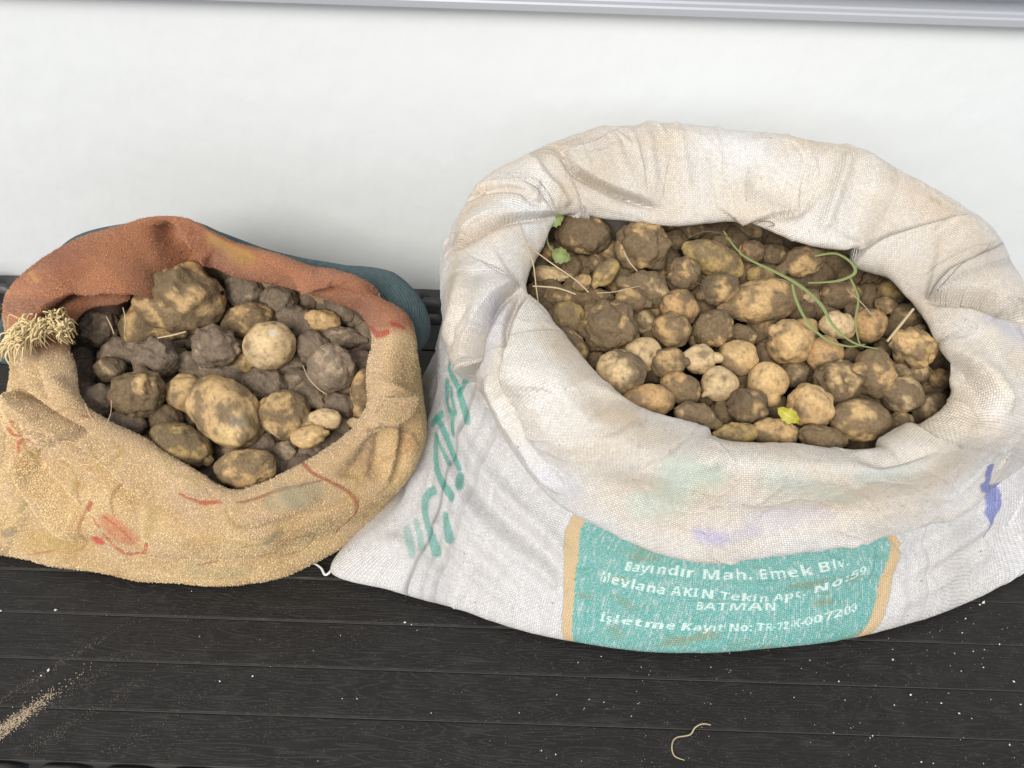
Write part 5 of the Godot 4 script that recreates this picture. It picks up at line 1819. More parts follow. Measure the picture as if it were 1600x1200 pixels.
func loose_strands() -> Array:
	return [
		["grass_stalk", "long green grass stalk running from the back rim into two split blades", "grass stalk", "green", [.0008, .0011, .0017, .002, .0018, .0014, .0011, .0005], [V(.1927, .212, -.5718), V(.2048, .214, -.5371), V(.2302, .214, -.5168), V(.2482, .215, -.4997), V(.2619, .216, -.4762), V(.2687, .214, -.4525), V(.2834, .211, -.4372), V(.3041, .207, -.4352)]],
		["bowed_grass", "narrow green grass blade bowed to the left under the split stalk", "grass blade", "green", [.0011, .0015, .0014, .0014, .0011, .0005], [V(.2434, .214, -.5021), V(.2444, .211, -.4856), V(.2494, .209, -.4635), V(.2609, .208, -.4445), V(.2788, .208, -.4361), V(.2951, .206, -.4407)]],
		["grass_loop", "green grass blade bent into a loop at the right rear of the white sack", "grass blade", "green", [.0012, .0015, .0017, .0015, .0015, .0011, .0009], [V(.2746, .206, -.5474), V(.2921, .211, -.5463), V(.3022, .214, -.5317), V(.3031, .213, -.5196), V(.2912, .21, -.5132), V(.2772, .207, -.5124), V(.2619, .205, -.5129)]],
		["grass_strip", "thin green grass strip hanging from the loop down to the blade tips", "grass blade", "green", [.0011, .0011, .0009, .0007, .0007], [V(.299, .21, -.5168), V(.3008, .209, -.4924), V(.2926, .208, -.4664), V(.29, .207, -.4453), V(.2913, .206, -.4384)]],
		["straw_twig", "stiff brown straw twig standing at the right lip of the white sack", "twig", "straw", [.0011, .0013, .0011], [V(.3422, .215, -.4755), V(.3305, .207, -.463), V(.3195, .198, -.4515)]],
		["straw", "pale straw stem hanging over the left inner wall of the white sack", "straw", "straw", [.0005, .0006, .0006, .0005, .0004], [V(.0009, .235, -.5487), V(.0101, .228, -.5207), V(.0151, .22, -.51), V(.0184, .212, -.4881), V(.0216, .206, -.465)]],
		["straw", "brown straw stem crossing from the left wall over the small potatoes", "straw", "straw", [.0005, .0007, .0007, .0006], [V(.0107, .226, -.5255), V(.0306, .214, -.5187), V(.0537, .207, -.5043), V(.0651, .203, -.4937)]],
		["straw", "brown straw stem lying low at the left notch of the white sack", "straw", "straw", [.0007, .0009, .0007], [V(.0152, .205, -.4973), V(.0368, .204, -.4969), V(.054, .201, -.4928)]],
		["root_fibre", "short pale root fibre on the big round dirt-caked potato", "root", "straw", [.0005, .0006, .0005], [V(.0945, .226, -.5237), V(.1, .222, -.5135), V(.1073, .216, -.5089)]],
		["root_fibre", "long thin root fibre over the brown potatoes left of centre", "root", "straw", [.0004, .0004, .0004, .0003], [V(.0707, .211, -.4853), V(.0859, .214, -.4846), V(.1001, .214, -.4899), V(.1091, .212, -.4947)]],
		["root_fibre", "thin root hairs sprawling below the back rim", "root", "root", [.0004, .0004, .0004, .0004], [V(.1577, .214, -.5572), V(.173, .216, -.5645), V(.1908, .215, -.563), V(.2026, .211, -.5558)]],
		["root_fibre", "dark curled rootlet clinging to the back rim of the white sack", "root", "root", [.0004, .0004, .0004, .0004, .0003], [V(.2174, .224, -.5663), V(.2257, .226, -.5697), V(.2327, .226, -.5692), V(.2364, .224, -.5673), V(.2302, .224, -.5652)]],
		["straw_piece", "pale straw piece lying below the largest lumpy potato", "straw", "straw", [.0006, .0009, .0007], [V(-.3136, .172, -.4509), V(-.301, .174, -.4527), V(-.2895, .174, -.4577)]],
		["root_fibre", "thin root hair rising beside the dark corner clod of the tan sack", "root", "straw", [.0004, .0005, .0004], [V(-.353, .176, -.4825), V(-.3483, .172, -.4707), V(-.3487, .165, -.4608)]],
		["root_fibre", "short root fibre on the dark clod in the back left corner", "root", "straw", [.0004, .0005, .0004], [V(-.3613, .18, -.4674), V(-.3541, .178, -.4573), V(-.3515, .174, -.4519)]],
		["root_fibre", "thin root hair on the mottled potatoes at the right of the tan sack", "root", "straw", [.0004, .0004, .0004, .0004], [V(-.1866, .155, -.4396), V(-.1782, .157, -.4238), V(-.168, .156, -.413), V(-.1606, .153, -.4093)]],
		["root_fibre", "root hair standing up on the left lip potato", "root", "straw", [.0004, .0004, .0003], [V(-.3536, .168, -.3805), V(-.3471, .166, -.3704), V(-.3432, .162, -.367)]],
		["root_fibre", "root hair across the brown potato on the left front lip", "root", "straw", [.0003, .0003, .0003], [V(-.3351, .165, -.3869), V(-.3324, .163, -.3752), V(-.335, .158, -.3662)]],
		["root_fibre", "curled root hair near the split pair of small potatoes", "root", "straw", [.0003, .0003, .0003], [V(-.206, .157, -.3722), V(-.1974, .157, -.3647), V(-.1915, .153, -.3626)]],
		["root_fibre", "thin dry root lying across the flat-sided caked potato", "root", "root", [.0003, .0004, .0003, .0003], [V(.0591, .222, -.4502), V(.0717, .226, -.4427), V(.0836, .226, -.449), V(.0961, .222, -.4468)]],
		["root_fibre", "fine dark root trailing behind the grass loop at the right rear", "root", "root", [.0003, .0004, .0004, .0003], [V(.2914, .205, -.574), V(.3021, .208, -.5596), V(.318, .209, -.5532), V(.3294, .206, -.5398)]],
		["root_fibre", "pale root hair beside the grass blades, crossing the russet potato", "root", "straw", [.0003, .0004, .0003, .0003], [V(.2942, .208, -.501), V(.3011, .21, -.4861), V(.3068, .21, -.4711), V(.3117, .207, -.4644)]],
		["root_fibre", "dark root hair below the long slanting potato", "root", "root", [.0003, .0004, .0003], [V(.157, .214, -.5004), V(.1653, .213, -.4971), V(.172, .211, -.5026)]],
		["curled_root", "dry curled root fibre lying alone on the black table in front", "root", "straw", [.0005, .0006, .0007, .0006, .0006, .0005, .0004], [V(.1774, .003, -.1867), V(.1702, .004, -.1872), V(.1636, .003, -.1842), V(.1588, .002, -.1787), V(.1465, .003, -.1755), V(.1424, .004, -.1687), V(.144, .003, -.1616), V(.1523, .002, -.1587)]],
	]


func thread_paths() -> Array:
	return [
		[V(-.1467, .012, -.3259), V(-.1531, .01, -.326), V(-.1576, .008, -.3222), V(-.1625, .005, -.3195), V(-.1646, .006, -.3118), V(-.1694, .004, -.3094), V(-.1738, .005, -.3152), V(-.1796, .004, -.3194), V(-.1837, .003, -.321)],
		[V(-.1475, .012, -.3232), V(-.1538, .008, -.321), V(-.1608, .006, -.3178), V(-.1632, .008, -.3194)],
	]


func crumb_spots() -> Array:
	return [
		[V(.4506, 0, -.2324), .0012],
		[V(.3481, 0, -.2482), .0011],
		[V(.3555, 0, -.2179), .0012],
		[V(.3804, 0, -.2117), .0009],
		[V(.428, 0, -.244), .0008],
		[V(.3933, 0, -.2036), .0011],
		[V(.4499, 0, -.2655), .0009],
		[V(.4267, 0, -.2886), .0009],
		[V(.428, 0, -.1795), .001],
		[V(.3137, 0, -.183), .0009],
		[V(.2811, 0, -.1845), .0007],
		[V(.2952, 0, -.2274), .0009],
		[V(.3391, 0, -.2088), .0008],
		[V(.4193, 0, -.2751), .0008],
		[V(-.4077, 0, -.2679), .0014],
		[V(-.3933, 0, -.2143), .0016],
		[V(-.3981, 0, -.2097), .0009],
		[V(-.09, 0, -.2674), .0013],
		[V(-.084, 0, -.2658), .0008],
		[V(-.1338, 0, -.3047), .0019],
		[V(-.4568, 0, -.2656), .0012],
		[V(.0476, 0, -.208), .0007],
		[V(.0461, 0, -.1602), .0008],
		[V(.2972, 0, -.2117), .0006],
		[V(.071, 0, -.1976), .0005],
		[V(.4496, 0, -.2128), .0009],
		[V(.4237, 0, -.2582), .0007],
		[V(.2736, 0, -.2452), .0007],
		[V(.3987, 0, -.2981), .0008],
		[V(.4483, 0, -.3048), .0018],
		[V(.4446, 0, -.3028), .0012],
		[V(.3491, 0, -.1637), .001],
		[V(.3589, 0, -.163), .0007],
		[V(.0344, 0, -.1628), .0007],
		[V(-.1362, 0, -.1989), .0007],
		[V(-.1236, 0, -.1993), .0007],
		[V(-.2167, 0, -.2151), .0011],
		[V(-.2437, 0, -.2099), .001],
	]


func fringe_strands() -> Array:
	return [
		[V(-.4227, .1944, -.4301), V(-.4297, .1804, -.4277), .0006],
		[V(-.4184, .1956, -.4212), V(-.4346, .1816, -.4113), .0006],
		[V(-.4184, .1957, -.4259), V(-.4353, .1817, -.4187), .0009],
		[V(-.4207, .1945, -.4274), V(-.4308, .1805, -.4115), .0005],
		[V(-.4233, .1931, -.4401), V(-.4308, .1791, -.4238), .0005],
		[V(-.4196, .1928, -.4238), V(-.4351, .1788, -.4132), .0009],
		[V(-.4211, .1944, -.435), V(-.4365, .1804, -.4302), .0008],
		[V(-.4166, .1925, -.4213), V(-.4319, .1785, -.4171), .0009],
		[V(-.4204, .1951, -.4304), V(-.4262, .1811, -.4287), .0007],
		[V(-.4192, .1953, -.425), V(-.4306, .1813, -.4183), .0006],
		[V(-.4225, .1917, -.432), V(-.4279, .1777, -.4182), .0006],
		[V(-.4168, .1945, -.4227), V(-.4337, .1805, -.4199), .0007],
		[V(-.4178, .1933, -.4326), V(-.4314, .1793, -.4202), .0008],
		[V(-.4206, .1925, -.4273), V(-.4374, .1785, -.4179), .0007],
		[V(-.4159, .1913, -.4219), V(-.432, .1773, -.4168), .0006],
		[V(-.4235, .193, -.4332), V(-.437, .179, -.4241), .0007],
		[V(-.4189, .1922, -.4326), V(-.4275, .1782, -.4205), .0008],
		[V(-.4191, .192, -.4276), V(-.4276, .178, -.4236), .0005],
		[V(-.4198, .1933, -.4301), V(-.4335, .1793, -.4158), .0004],
		[V(-.4167, .1929, -.4266), V(-.429, .1789, -.4196), .0008],
		[V(-.4227, .1931, -.4416), V(-.4268, .1791, -.4322), .0006],
		[V(-.4145, .192, -.4272), V(-.4205, .178, -.4131), .0007],
		[V(-.416, .1942, -.4263), V(-.4282, .1802, -.4237), .0005],
		[V(-.4227, .1944, -.4389), V(-.4321, .1804, -.4245), .0008],
		[V(-.4171, .194, -.4331), V(-.4284, .18, -.4258), .0008],
		[V(-.4156, .1931, -.4242), V(-.4205, .1791, -.4088), .0006],
		[V(-.4197, .1918, -.4331), V(-.4278, .1778, -.4179), .0006],
		[V(-.4175, .1937, -.4279), V(-.4228, .1797, -.4151), .0007],
		[V(-.4252, .1925, -.4497), V(-.4402, .1785, -.4469), .0004],
		[V(-.4174, .1901, -.4237), V(-.4214, .1761, -.4081), .0009],
		[V(-.4221, .1904, -.4429), V(-.4304, .1764, -.4354), .0004],
		[V(-.4238, .1909, -.4446), V(-.4276, .1769, -.4335), .0008],
		[V(-.4212, .1925, -.4417), V(-.4303, .1785, -.4318), .0008],
		[V(-.4157, .1918, -.4239), V(-.4186, .1778, -.4088), .0009],
		[V(-.4137, .1931, -.427), V(-.4328, .1791, -.4237), .0005],
		[V(-.4179, .1928, -.4356), V(-.4365, .1788, -.4317), .0005],
		[V(-.4187, .1915, -.4406), V(-.42, .1775, -.4255), .0009],
		[V(-.4123, .1916, -.421), V(-.4157, .1776, -.4151), .0009],
		[V(-.4199, .1919, -.4364), V(-.4324, .1779, -.431), .0005],
		[V(-.4193, .1931, -.4341), V(-.4273, .1791, -.4291), .0006],
		[V(-.4214, .1902, -.4394), V(-.441, .1762, -.435), .0009],
		[V(-.4137, .1928, -.4291), V(-.4237, .1788, -.4205), .0004],
		[V(-.4187, .1891, -.4353), V(-.4241, .1751, -.4226), .0004],
		[V(-.4145, .1928, -.4267), V(-.4228, .1788, -.4139), .0006],
		[V(-.4154, .1928, -.4347), V(-.4243, .1788, -.4193), .0008],
		[V(-.4129, .192, -.4258), V(-.4286, .178, -.4192), .0008],
		[V(-.4206, .189, -.445), V(-.4305, .175, -.4396), .0006],
		[V(-.4152, .1925, -.4286), V(-.4226, .1785, -.416), .0008],
		[V(-.4192, .1904, -.4449), V(-.4265, .1764, -.4283), .0008],
		[V(-.4081, .1922, -.4183), V(-.4133, .1782, -.4098), .0007],
		[V(-.424, .1888, -.4522), V(-.4284, .1748, -.4439), .0006],
		[V(-.4132, .1885, -.4282), V(-.4222, .1745, -.4124), .0007],
		[V(-.417, .1913, -.4387), V(-.4297, .1773, -.4315), .0005],
		[V(-.418, .1913, -.4363), V(-.4278, .1773, -.4299), .0005],
		[V(-.4163, .1909, -.443), V(-.4251, .1769, -.4403), .0009],
		[V(-.4146, .1907, -.4297), V(-.4176, .1767, -.4137), .0005],
		[V(-.4201, .1902, -.445), V(-.4279, .1762, -.4356), .0004],
		[V(-.4175, .1908, -.435), V(-.4213, .1768, -.4316), .0004],
		[V(-.4168, .1892, -.4391), V(-.4214, .1752, -.4261), .0007],
		[V(-.4152, .1915, -.4388), V(-.416, .1775, -.4269), .0004],
		[V(-.4196, .1889, -.438), V(-.429, .1749, -.4358), .0007],
		[V(-.4169, .1904, -.4378), V(-.4298, .1764, -.4325), .0005],
		[V(-.4235, .1886, -.4589), V(-.4288, .1746, -.4474), .0009],
		[V(-.4195, .1879, -.4366), V(-.4224, .1739, -.4276), .0007],
		[V(-.4204, .1878, -.4472), V(-.427, .1738, -.4418), .0004],
		[V(-.4223, .1886, -.4475), V(-.4362, .1746, -.4331), .0007],
		[V(-.4225, .1875, -.4466), V(-.427, .1735, -.4351), .0006],
		[V(-.4224, .1876, -.4501), V(-.4299, .1736, -.4336), .0007],
		[V(-.4193, .1888, -.4449), V(-.4316, .1748, -.4412), .0006],
		[V(-.4141, .1887, -.4418), V(-.4198, .1747, -.4373), .0009],
		[V(-.4162, .1903, -.4421), V(-.4172, .1763, -.4348), .0005],
		[V(-.4171, .1878, -.4428), V(-.4248, .1738, -.4315), .0006],
		[V(-.4173, .1893, -.4476), V(-.423, .1753, -.4427), .0008],
		[V(-.413, .188, -.4417), V(-.4184, .174, -.4355), .0007],
		[V(-.4186, .1887, -.4495), V(-.4273, .1747, -.4377), .0007],
		[V(-.4175, .1883, -.4443), V(-.4221, .1743, -.4287), .0004],
		[V(-.421, .1882, -.4513), V(-.4349, .1742, -.4468), .0008],
		[V(-.4146, .1884, -.4336), V(-.4233, .1744, -.4216), .0006],
		[V(-.4103, .1891, -.4341), V(-.4165, .1751, -.42), .0008],
		[V(-.4149, .1891, -.4408), V(-.4212, .1751, -.4384), .0007],
		[V(-.4133, .1883, -.442), V(-.423, .1743, -.4348), .0005],
		[V(-.4175, .187, -.4423), V(-.4172, .173, -.426), .0008],
		[V(-.4167, .1894, -.4513), V(-.4199, .1754, -.4407), .0006],
		[V(-.4177, .1879, -.4444), V(-.4235, .1739, -.4349), .0004],
		[V(-.4185, .1888, -.4516), V(-.4291, .1748, -.4502), .0004],
		[V(-.4113, .1869, -.4352), V(-.4157, .1729, -.4278), .0008],
		[V(-.4165, .1892, -.4505), V(-.4194, .1752, -.4345), .0005],
		[V(-.4071, .1881, -.4348), V(-.4158, .1741, -.4321), .0004],
		[V(-.415, .1893, -.4468), V(-.4212, .1753, -.4321), .0004],
		[V(-.4123, .189, -.4428), V(-.4232, .175, -.4346), .0004],
		[V(-.416, .1876, -.4496), V(-.4244, .1736, -.4375), .0005],
		[V(-.4142, .1896, -.4409), V(-.4186, .1756, -.4262), .0007],
		[V(-.4163, .1871, -.4462), V(-.4194, .1731, -.4374), .0008],
		[V(-.4126, .1896, -.4428), V(-.4155, .1756, -.4277), .0005],
		[V(-.4204, .1863, -.4612), V(-.4321, .1723, -.4578), .0008],
		[V(-.4146, .1885, -.4412), V(-.4134, .1745, -.4245), .0005],
		[V(-.4127, .1885, -.4479), V(-.4187, .1745, -.4421), .0009],
		[V(-.4168, .1853, -.4522), V(-.417, .1713, -.4396), .0008],
		[V(-.414, .1885, -.4465), V(-.4107, .1745, -.4349), .0004],
		[V(-.4121, .1868, -.4478), V(-.4206, .1728, -.4367), .0008],
		[V(-.4157, .1874, -.4534), V(-.4239, .1734, -.4507), .0007],
		[V(-.4055, .1852, -.4354), V(-.4154, .1712, -.4246), .0006],
		[V(-.4118, .1884, -.448), V(-.4141, .1744, -.4331), .0007],
		[V(-.4121, .1877, -.4446), V(-.4174, .1737, -.4324), .0005],
		[V(-.4123, .1851, -.4503), V(-.4143, .1711, -.4359), .0008],
		[V(-.411, .1877, -.4392), V(-.415, .1737, -.4282), .0007],
		[V(-.4191, .1851, -.4636), V(-.4247, .1711, -.4512), .0007],
		[V(-.4139, .1855, -.4477), V(-.4256, .1715, -.4443), .0008],
		[V(-.4165, .1864, -.4574), V(-.4238, .1724, -.4497), .0006],
		[V(-.4093, .1858, -.4399), V(-.4148, .1718, -.4385), .0009],
		[V(-.4098, .185, -.4441), V(-.4122, .171, -.4294), .0006],
		[V(-.4083, .1881, -.4472), V(-.4129, .1741, -.4403), .0006],
		[V(-.4156, .1854, -.4532), V(-.4291, .1714, -.4419), .0007],
		[V(-.4084, .1878, -.4409), V(-.4172, .1738, -.4321), .0008],
		[V(-.4152, .1868, -.454), V(-.4122, .1728, -.4393), .0005],
		[V(-.4104, .1862, -.4466), V(-.4149, .1722, -.4391), .0007],
		[V(-.4102, .1862, -.4461), V(-.4169, .1722, -.4293), .0004],
		[V(-.4101, .1854, -.4492), V(-.4178, .1714, -.4396), .0006],
		[V(-.4152, .1841, -.4539), V(-.4211, .1701, -.4491), .0007],
		[V(-.4087, .1843, -.4462), V(-.4103, .1703, -.4361), .0008],
		[V(-.4133, .1854, -.4591), V(-.421, .1714, -.4481), .0009],
		[V(-.4144, .1856, -.4513), V(-.4239, .1716, -.4483), .0008],
		[V(-.4097, .1871, -.4511), V(-.4113, .1731, -.4366), .0006],
		[V(-.4057, .1859, -.4437), V(-.4122, .1719, -.4402), .0008],
		[V(-.414, .186, -.4578), V(-.4131, .172, -.4439), .0008],
		[V(-.4096, .185, -.4552), V(-.4188, .171, -.4467), .0009],
		[V(-.4103, .1848, -.4515), V(-.4121, .1708, -.4397), .0008],
		[V(-.4101, .184, -.4494), V(-.4171, .17, -.4453), .0008],
		[V(-.4062, .1866, -.4472), V(-.4227, .1726, -.4373), .0005],
		[V(-.4113, .1834, -.4553), V(-.4135, .1694, -.4489), .0009],
		[V(-.4094, .1841, -.4519), V(-.4196, .1701, -.4576), .0009],
		[V(-.4055, .1867, -.4376), V(-.4015, .1727, -.4359), .0004],
		[V(-.4115, .1862, -.4549), V(-.4151, .1722, -.4596), .0006],
		[V(-.4117, .1837, -.4545), V(-.4079, .1697, -.4509), .0008],
		[V(-.4084, .1859, -.4473), V(-.4134, .1719, -.4509), .0008],
		[V(-.4083, .186, -.4559), V(-.4101, .172, -.4593), .0008],
		[V(-.4087, .1858, -.4533), V(-.4094, .1718, -.4555), .0004],
		[V(-.4109, .1858, -.4563), V(-.4152, .1718, -.4594), .0006],
		[V(-.405, .186, -.4536), V(-.4055, .172, -.4554), .0006],
		[V(-.4084, .1827, -.4496), V(-.4131, .1687, -.4506), .0007],
		[V(-.41, .1843, -.4525), V(-.4168, .1703, -.454), .0005],
		[V(-.4063, .1847, -.4384), V(-.4046, .1707, -.4347), .0005],
		[V(-.4105, .1822, -.455), V(-.4089, .1682, -.4531), .0006],
		[V(-.4064, .1849, -.4463), V(-.4056, .1709, -.4476), .0004],
		[V(-.4114, .185, -.457), V(-.4183, .171, -.4647), .0008],
		[V(-.4061, .1827, -.4489), V(-.411, .1687, -.4488), .0006],
		[V(-.4091, .185, -.4649), V(-.4134, .171, -.4702), .0006],
		[V(-.4041, .1831, -.4427), V(-.4101, .1691, -.4396), .0008],
		[V(-.4089, .1847, -.4575), V(-.4129, .1707, -.4598), .0005],
		[V(-.4089, .1823, -.4548), V(-.4208, .1683, -.4609), .0007],
		[V(-.4079, .1838, -.4591), V(-.4159, .1698, -.4602), .0007],
		[V(-.4024, .1827, -.442), V(-.3994, .1687, -.4487), .0005],
		[V(-.4098, .1852, -.458), V(-.4092, .1712, -.4581), .0008],
		[V(-.4041, .1836, -.4501), V(-.4023, .1696, -.4565), .0008],
		[V(-.4089, .1813, -.4573), V(-.4065, .1673, -.4534), .0006],
		[V(-.4022, .1838, -.4488), V(-.4102, .1698, -.4511), .0008],
		[V(-.4095, .1811, -.4651), V(-.4031, .1671, -.4613), .0006],
		[V(-.4031, .1848, -.4538), V(-.4027, .1708, -.4516), .0008],
		[V(-.4069, .1833, -.4657), V(-.41, .1693, -.4668), .0008],
		[V(-.4062, .1825, -.4577), V(-.4109, .1685, -.4646), .0007],
		[V(-.4067, .1835, -.4611), V(-.4102, .1695, -.4584), .0004],
		[V(-.4025, .1823, -.4541), V(-.4063, .1683, -.4516), .0008],
		[V(-.4095, .1825, -.4686), V(-.4133, .1685, -.471), .0008],
		[V(-.4043, .1832, -.4548), V(-.4123, .1692, -.4554), .0006],
		[V(-.4018, .1817, -.4498), V(-.4032, .1677, -.452), .0007],
		[V(-.3978, .183, -.4474), V(-.3974, .169, -.4513), .0005],
		[V(-.4092, .1828, -.4588), V(-.4167, .1688, -.465), .0005],
		[V(-.4033, .1838, -.4452), V(-.4123, .1698, -.4412), .0005],
		[V(-.4098, .181, -.4668), V(-.4153, .167, -.4734), .0007],
		[V(-.4, .182, -.4497), V(-.3968, .168, -.4567), .0005],
		[V(-.4071, .1818, -.4608), V(-.4119, .1678, -.4643), .0007],
		[V(-.4026, .1828, -.4556), V(-.4072, .1688, -.4545), .0007],
		[V(-.4043, .1804, -.4681), V(-.4068, .1664, -.4682), .0008],
		[V(-.4044, .1828, -.4596), V(-.4179, .1688, -.4625), .0009],
		[V(-.4037, .1808, -.462), V(-.4072, .1668, -.4698), .0008],
		[V(-.3991, .1817, -.4524), V(-.4044, .1677, -.4482), .0005],
		[V(-.4016, .1798, -.4484), V(-.4039, .1658, -.4465), .0009],
		[V(-.3987, .1812, -.45), V(-.3988, .1672, -.4525), .0005],
		[V(-.4039, .1823, -.4667), V(-.4059, .1683, -.4726), .0008],
		[V(-.3995, .18, -.4532), V(-.3976, .166, -.4538), .0007],
		[V(-.4059, .1811, -.457), V(-.4104, .1671, -.4548), .0007],
		[V(-.3987, .1824, -.4481), V(-.3963, .1684, -.4471), .0007],
		[V(-.401, .182, -.4516), V(-.4098, .168, -.4581), .0006],
		[V(-.4024, .1795, -.4568), V(-.4093, .1655, -.4635), .0008],
		[V(-.4082, .1806, -.4704), V(-.4107, .1666, -.4784), .0008],
		[V(-.4007, .1815, -.4572), V(-.4112, .1675, -.4625), .0005],
		[V(-.4036, .18, -.461), V(-.4024, .166, -.4685), .0007],
		[V(-.3982, .1809, -.4524), V(-.4022, .1669, -.4484), .0006],
		[V(-.4022, .1816, -.4587), V(-.4089, .1676, -.4625), .0004],
		[V(-.3956, .1819, -.4498), V(-.3964, .1679, -.4483), .0005],
		[V(-.4057, .1822, -.4698), V(-.4055, .1682, -.4776), .0005],
		[V(-.3919, .1806, -.4476), V(-.3912, .1666, -.4439), .0007],
		[V(-.4035, .1794, -.4612), V(-.4128, .1654, -.4568), .0007],
		[V(-.4002, .1808, -.4539), V(-.4053, .1668, -.4534), .0007],
		[V(-.4028, .1795, -.4652), V(-.4134, .1655, -.4662), .0005],
		[V(-.4019, .1793, -.4575), V(-.4017, .1653, -.4601), .0005],
		[V(-.3979, .1811, -.4529), V(-.4005, .1671, -.4547), .0008],
		[V(-.3956, .1819, -.4472), V(-.3974, .1679, -.4431), .0008],
		[V(-.4008, .1793, -.4587), V(-.3999, .1653, -.4635), .0004],
		[V(-.405, .1789, -.4665), V(-.4051, .1649, -.4677), .0006],
		[V(-.4037, .1793, -.4657), V(-.4053, .1653, -.4715), .0009],
		[V(-.4045, .1798, -.4624), V(-.4147, .1658, -.4666), .0007],
		[V(-.4043, .1811, -.4716), V(-.405, .1671, -.479), .0005],
		[V(-.3974, .1794, -.451), V(-.3967, .1654, -.4487), .0005],
		[V(-.4002, .1779, -.4577), V(-.4031, .1639, -.4598), .0006],
		[V(-.3991, .1787, -.4551), V(-.4068, .1647, -.453), .0006],
		[V(-.4009, .1815, -.4648), V(-.4036, .1675, -.4718), .0005],
		[V(-.3992, .181, -.4567), V(-.4003, .167, -.4559), .0007],
		[V(-.3944, .1813, -.4519), V(-.405, .1673, -.4594), .0008],
		[V(-.3963, .1806, -.4495), V(-.399, .1666, -.4475), .0005],
		[V(-.3945, .1778, -.4558), V(-.4015, .1638, -.4534), .0005],
		[V(-.3977, .1806, -.4496), V(-.3931, .1666, -.4493), .0005],
		[V(-.4033, .1775, -.4665), V(-.4012, .1635, -.4734), .0006],
		[V(-.3948, .1776, -.4471), V(-.3912, .1636, -.4474), .0005],
		[V(-.3931, .181, -.4494), V(-.4005, .167, -.4454), .0006],
		[V(-.3939, .1804, -.453), V(-.3923, .1664, -.4559), .0008],
		[V(-.3964, .1805, -.455), V(-.396, .1665, -.4589), .0009],
		[V(-.3987, .1801, -.4544), V(-.3999, .1661, -.4509), .0006],
		[V(-.4011, .1779, -.4597), V(-.4038, .1639, -.4559), .0004],
		[V(-.3974, .1777, -.4491), V(-.399, .1637, -.4566), .0008],
		[V(-.4054, .1768, -.4727), V(-.4088, .1628, -.4731), .0006],
		[V(-.3941, .1783, -.4536), V(-.401, .1643, -.4613), .0007],
		[V(-.3981, .1772, -.4592), V(-.4031, .1632, -.461), .0006],
		[V(-.3953, .18, -.4524), V(-.3976, .166, -.4494), .0004],
		[V(-.3976, .1765, -.4593), V(-.4051, .1625, -.4632), .0005],
		[V(-.3966, .177, -.4564), V(-.4014, .163, -.458), .0008],
		[V(-.4017, .1764, -.4686), V(-.4072, .1624, -.4751), .0007],
		[V(-.396, .1765, -.4532), V(-.4013, .1625, -.451), .0007],
		[V(-.3968, .1776, -.4568), V(-.4026, .1636, -.4569), .0007],
		[V(-.3964, .1777, -.4556), V(-.4103, .1637, -.4581), .0008],
		[V(-.4011, .1762, -.4686), V(-.4073, .1622, -.4699), .0007],
		[V(-.3963, .1766, -.4604), V(-.3997, .1626, -.4581), .0008],
		[V(-.3978, .1769, -.4611), V(-.4024, .1629, -.4676), .0006],
		[V(-.3899, .1787, -.4502), V(-.3931, .1647, -.4473), .0009],
		[V(-.3948, .1776, -.4538), V(-.3981, .1636, -.4608), .0005],
		[V(-.3948, .1786, -.4468), V(-.3988, .1646, -.446), .0007],
		[V(-.3937, .1787, -.4585), V(-.3943, .1647, -.4663), .0008],
		[V(-.3926, .1788, -.4525), V(-.4013, .1648, -.4574), .0005],
		[V(-.3985, .1764, -.4613), V(-.4008, .1624, -.4677), .0004],
		[V(-.3889, .177, -.446), V(-.3937, .163, -.4495), .0006],
		[V(-.3957, .1771, -.4594), V(-.397, .1631, -.4584), .0007],
		[V(-.3928, .1769, -.4489), V(-.3901, .1629, -.4474), .0007],
		[V(-.3998, .1789, -.4647), V(-.3984, .1649, -.472), .0007],
		[V(-.3911, .1777, -.4519), V(-.3908, .1637, -.4544), .0004],
		[V(-.3926, .178, -.4562), V(-.3954, .164, -.4593), .0005],
		[V(-.3938, .1788, -.4546), V(-.3979, .1648, -.4524), .0004],
		[V(-.3938, .1749, -.4589), V(-.4036, .1609, -.4607), .0007],
		[V(-.3905, .1779, -.4483), V(-.3943, .1639, -.4559), .0004],
		[V(-.3923, .1774, -.4512), V(-.3895, .1634, -.4588), .0005],
		[V(-.3945, .1751, -.453), V(-.3937, .1611, -.4559), .0007],
		[V(-.3944, .1748, -.4541), V(-.3978, .1608, -.4559), .0004],
		[V(-.3947, .1752, -.4589), V(-.3928, .1612, -.4566), .0008],
		[V(-.395, .1752, -.4613), V(-.4022, .1612, -.4646), .0004],
		[V(-.3949, .1752, -.4655), V(-.3984, .1612, -.4677), .0008],
		[V(-.3974, .1758, -.4616), V(-.3977, .1618, -.4681), .0006],
		[V(-.3903, .1781, -.4433), V(-.3879, .1641, -.4482), .0005],
		[V(-.3959, .1772, -.4605), V(-.3939, .1632, -.4703), .0008],
		[V(-.3941, .1772, -.4571), V(-.3922, .1632, -.4606), .0005],
		[V(-.3944, .1778, -.4606), V(-.3967, .1638, -.4663), .0007],
		[V(-.3895, .176, -.451), V(-.3914, .162, -.4588), .0007],
	]


func leaf_spots() -> Array:
	return [
		["upper green leaf against the back rim beside the large dark potato", V(.0361, .216, -.5747), V(.8918, .2785, -.3565), V(-.4389, .7238, -.5324), .009, .006, "green"],
		["lower green leaf in the dark gap under the large dark potato", V(.0418, .205, -.5373), V(.9505, -.1913, .2448), V(.3014, .7588, -.5773), .01, .007, "green"],
		["yellow-green leaf curled between the pale potatoes at the front", V(.2214, .196, -.3708), V(.8652, -.3088, .3952), V(.4865, .7079, -.5121), .0107, .0056, "yellow"],
	]


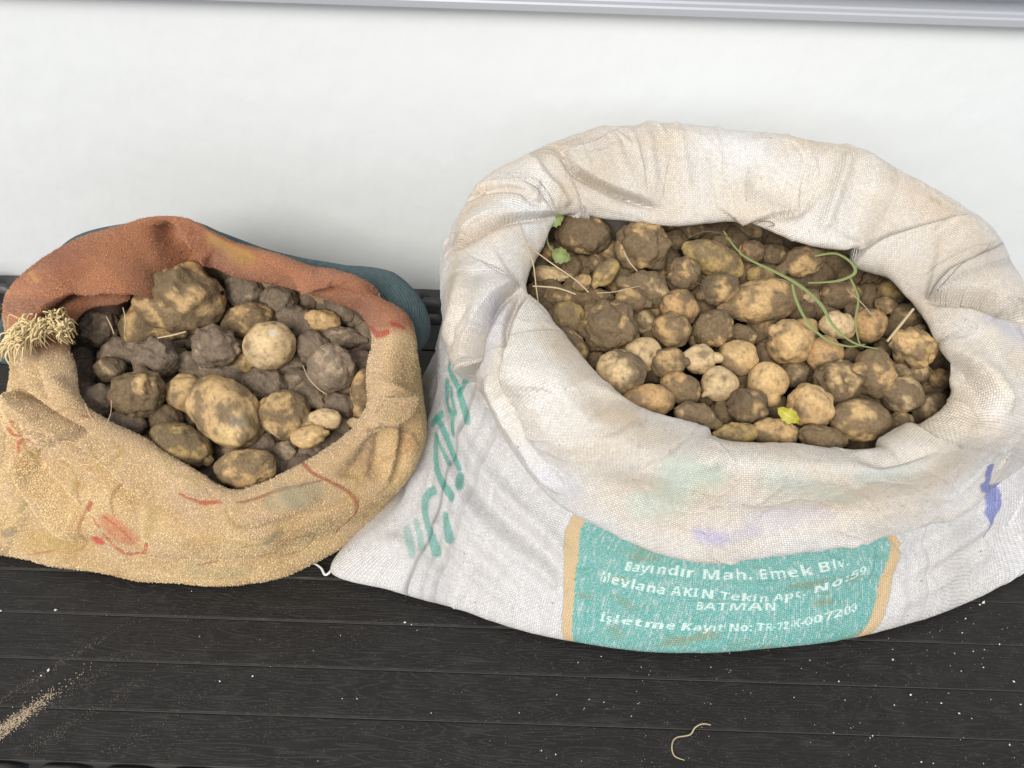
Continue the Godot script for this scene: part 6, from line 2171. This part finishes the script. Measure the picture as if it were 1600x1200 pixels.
func leaf_stem() -> Array:
	return [V(.0357, .213, -.5755), V(.0289, .206, -.5688), V(.029, .203, -.5562), V(.0349, .203, -.5443), V(.0418, .205, -.539)]


func ribbed_cloth_path() -> Array:
	return [
		[V(-.466, .131, -.455), .018],
		[V(-.4728, .127, -.49), .017],
		[V(-.4622, .1487, -.522), .017],
		[V(-.4341, .1601, -.552), .016],
		[V(-.4178, .1626, -.572), .016],
		[V(-.3804, .1616, -.588), .016],
		[V(-.3333, .16, -.596), .016],
		[V(-.3047, .153, -.59), .016],
		[V(-.2627, .1351, -.583), .019],
		[V(-.2233, .1226, -.58), .021],
		[V(-.1813, .1148, -.574), .025],
		[V(-.1414, .1091, -.563), .034],
		[V(-.1178, .1045, -.538), .032],
		[V(-.107, .1098, -.503), .024],
	]
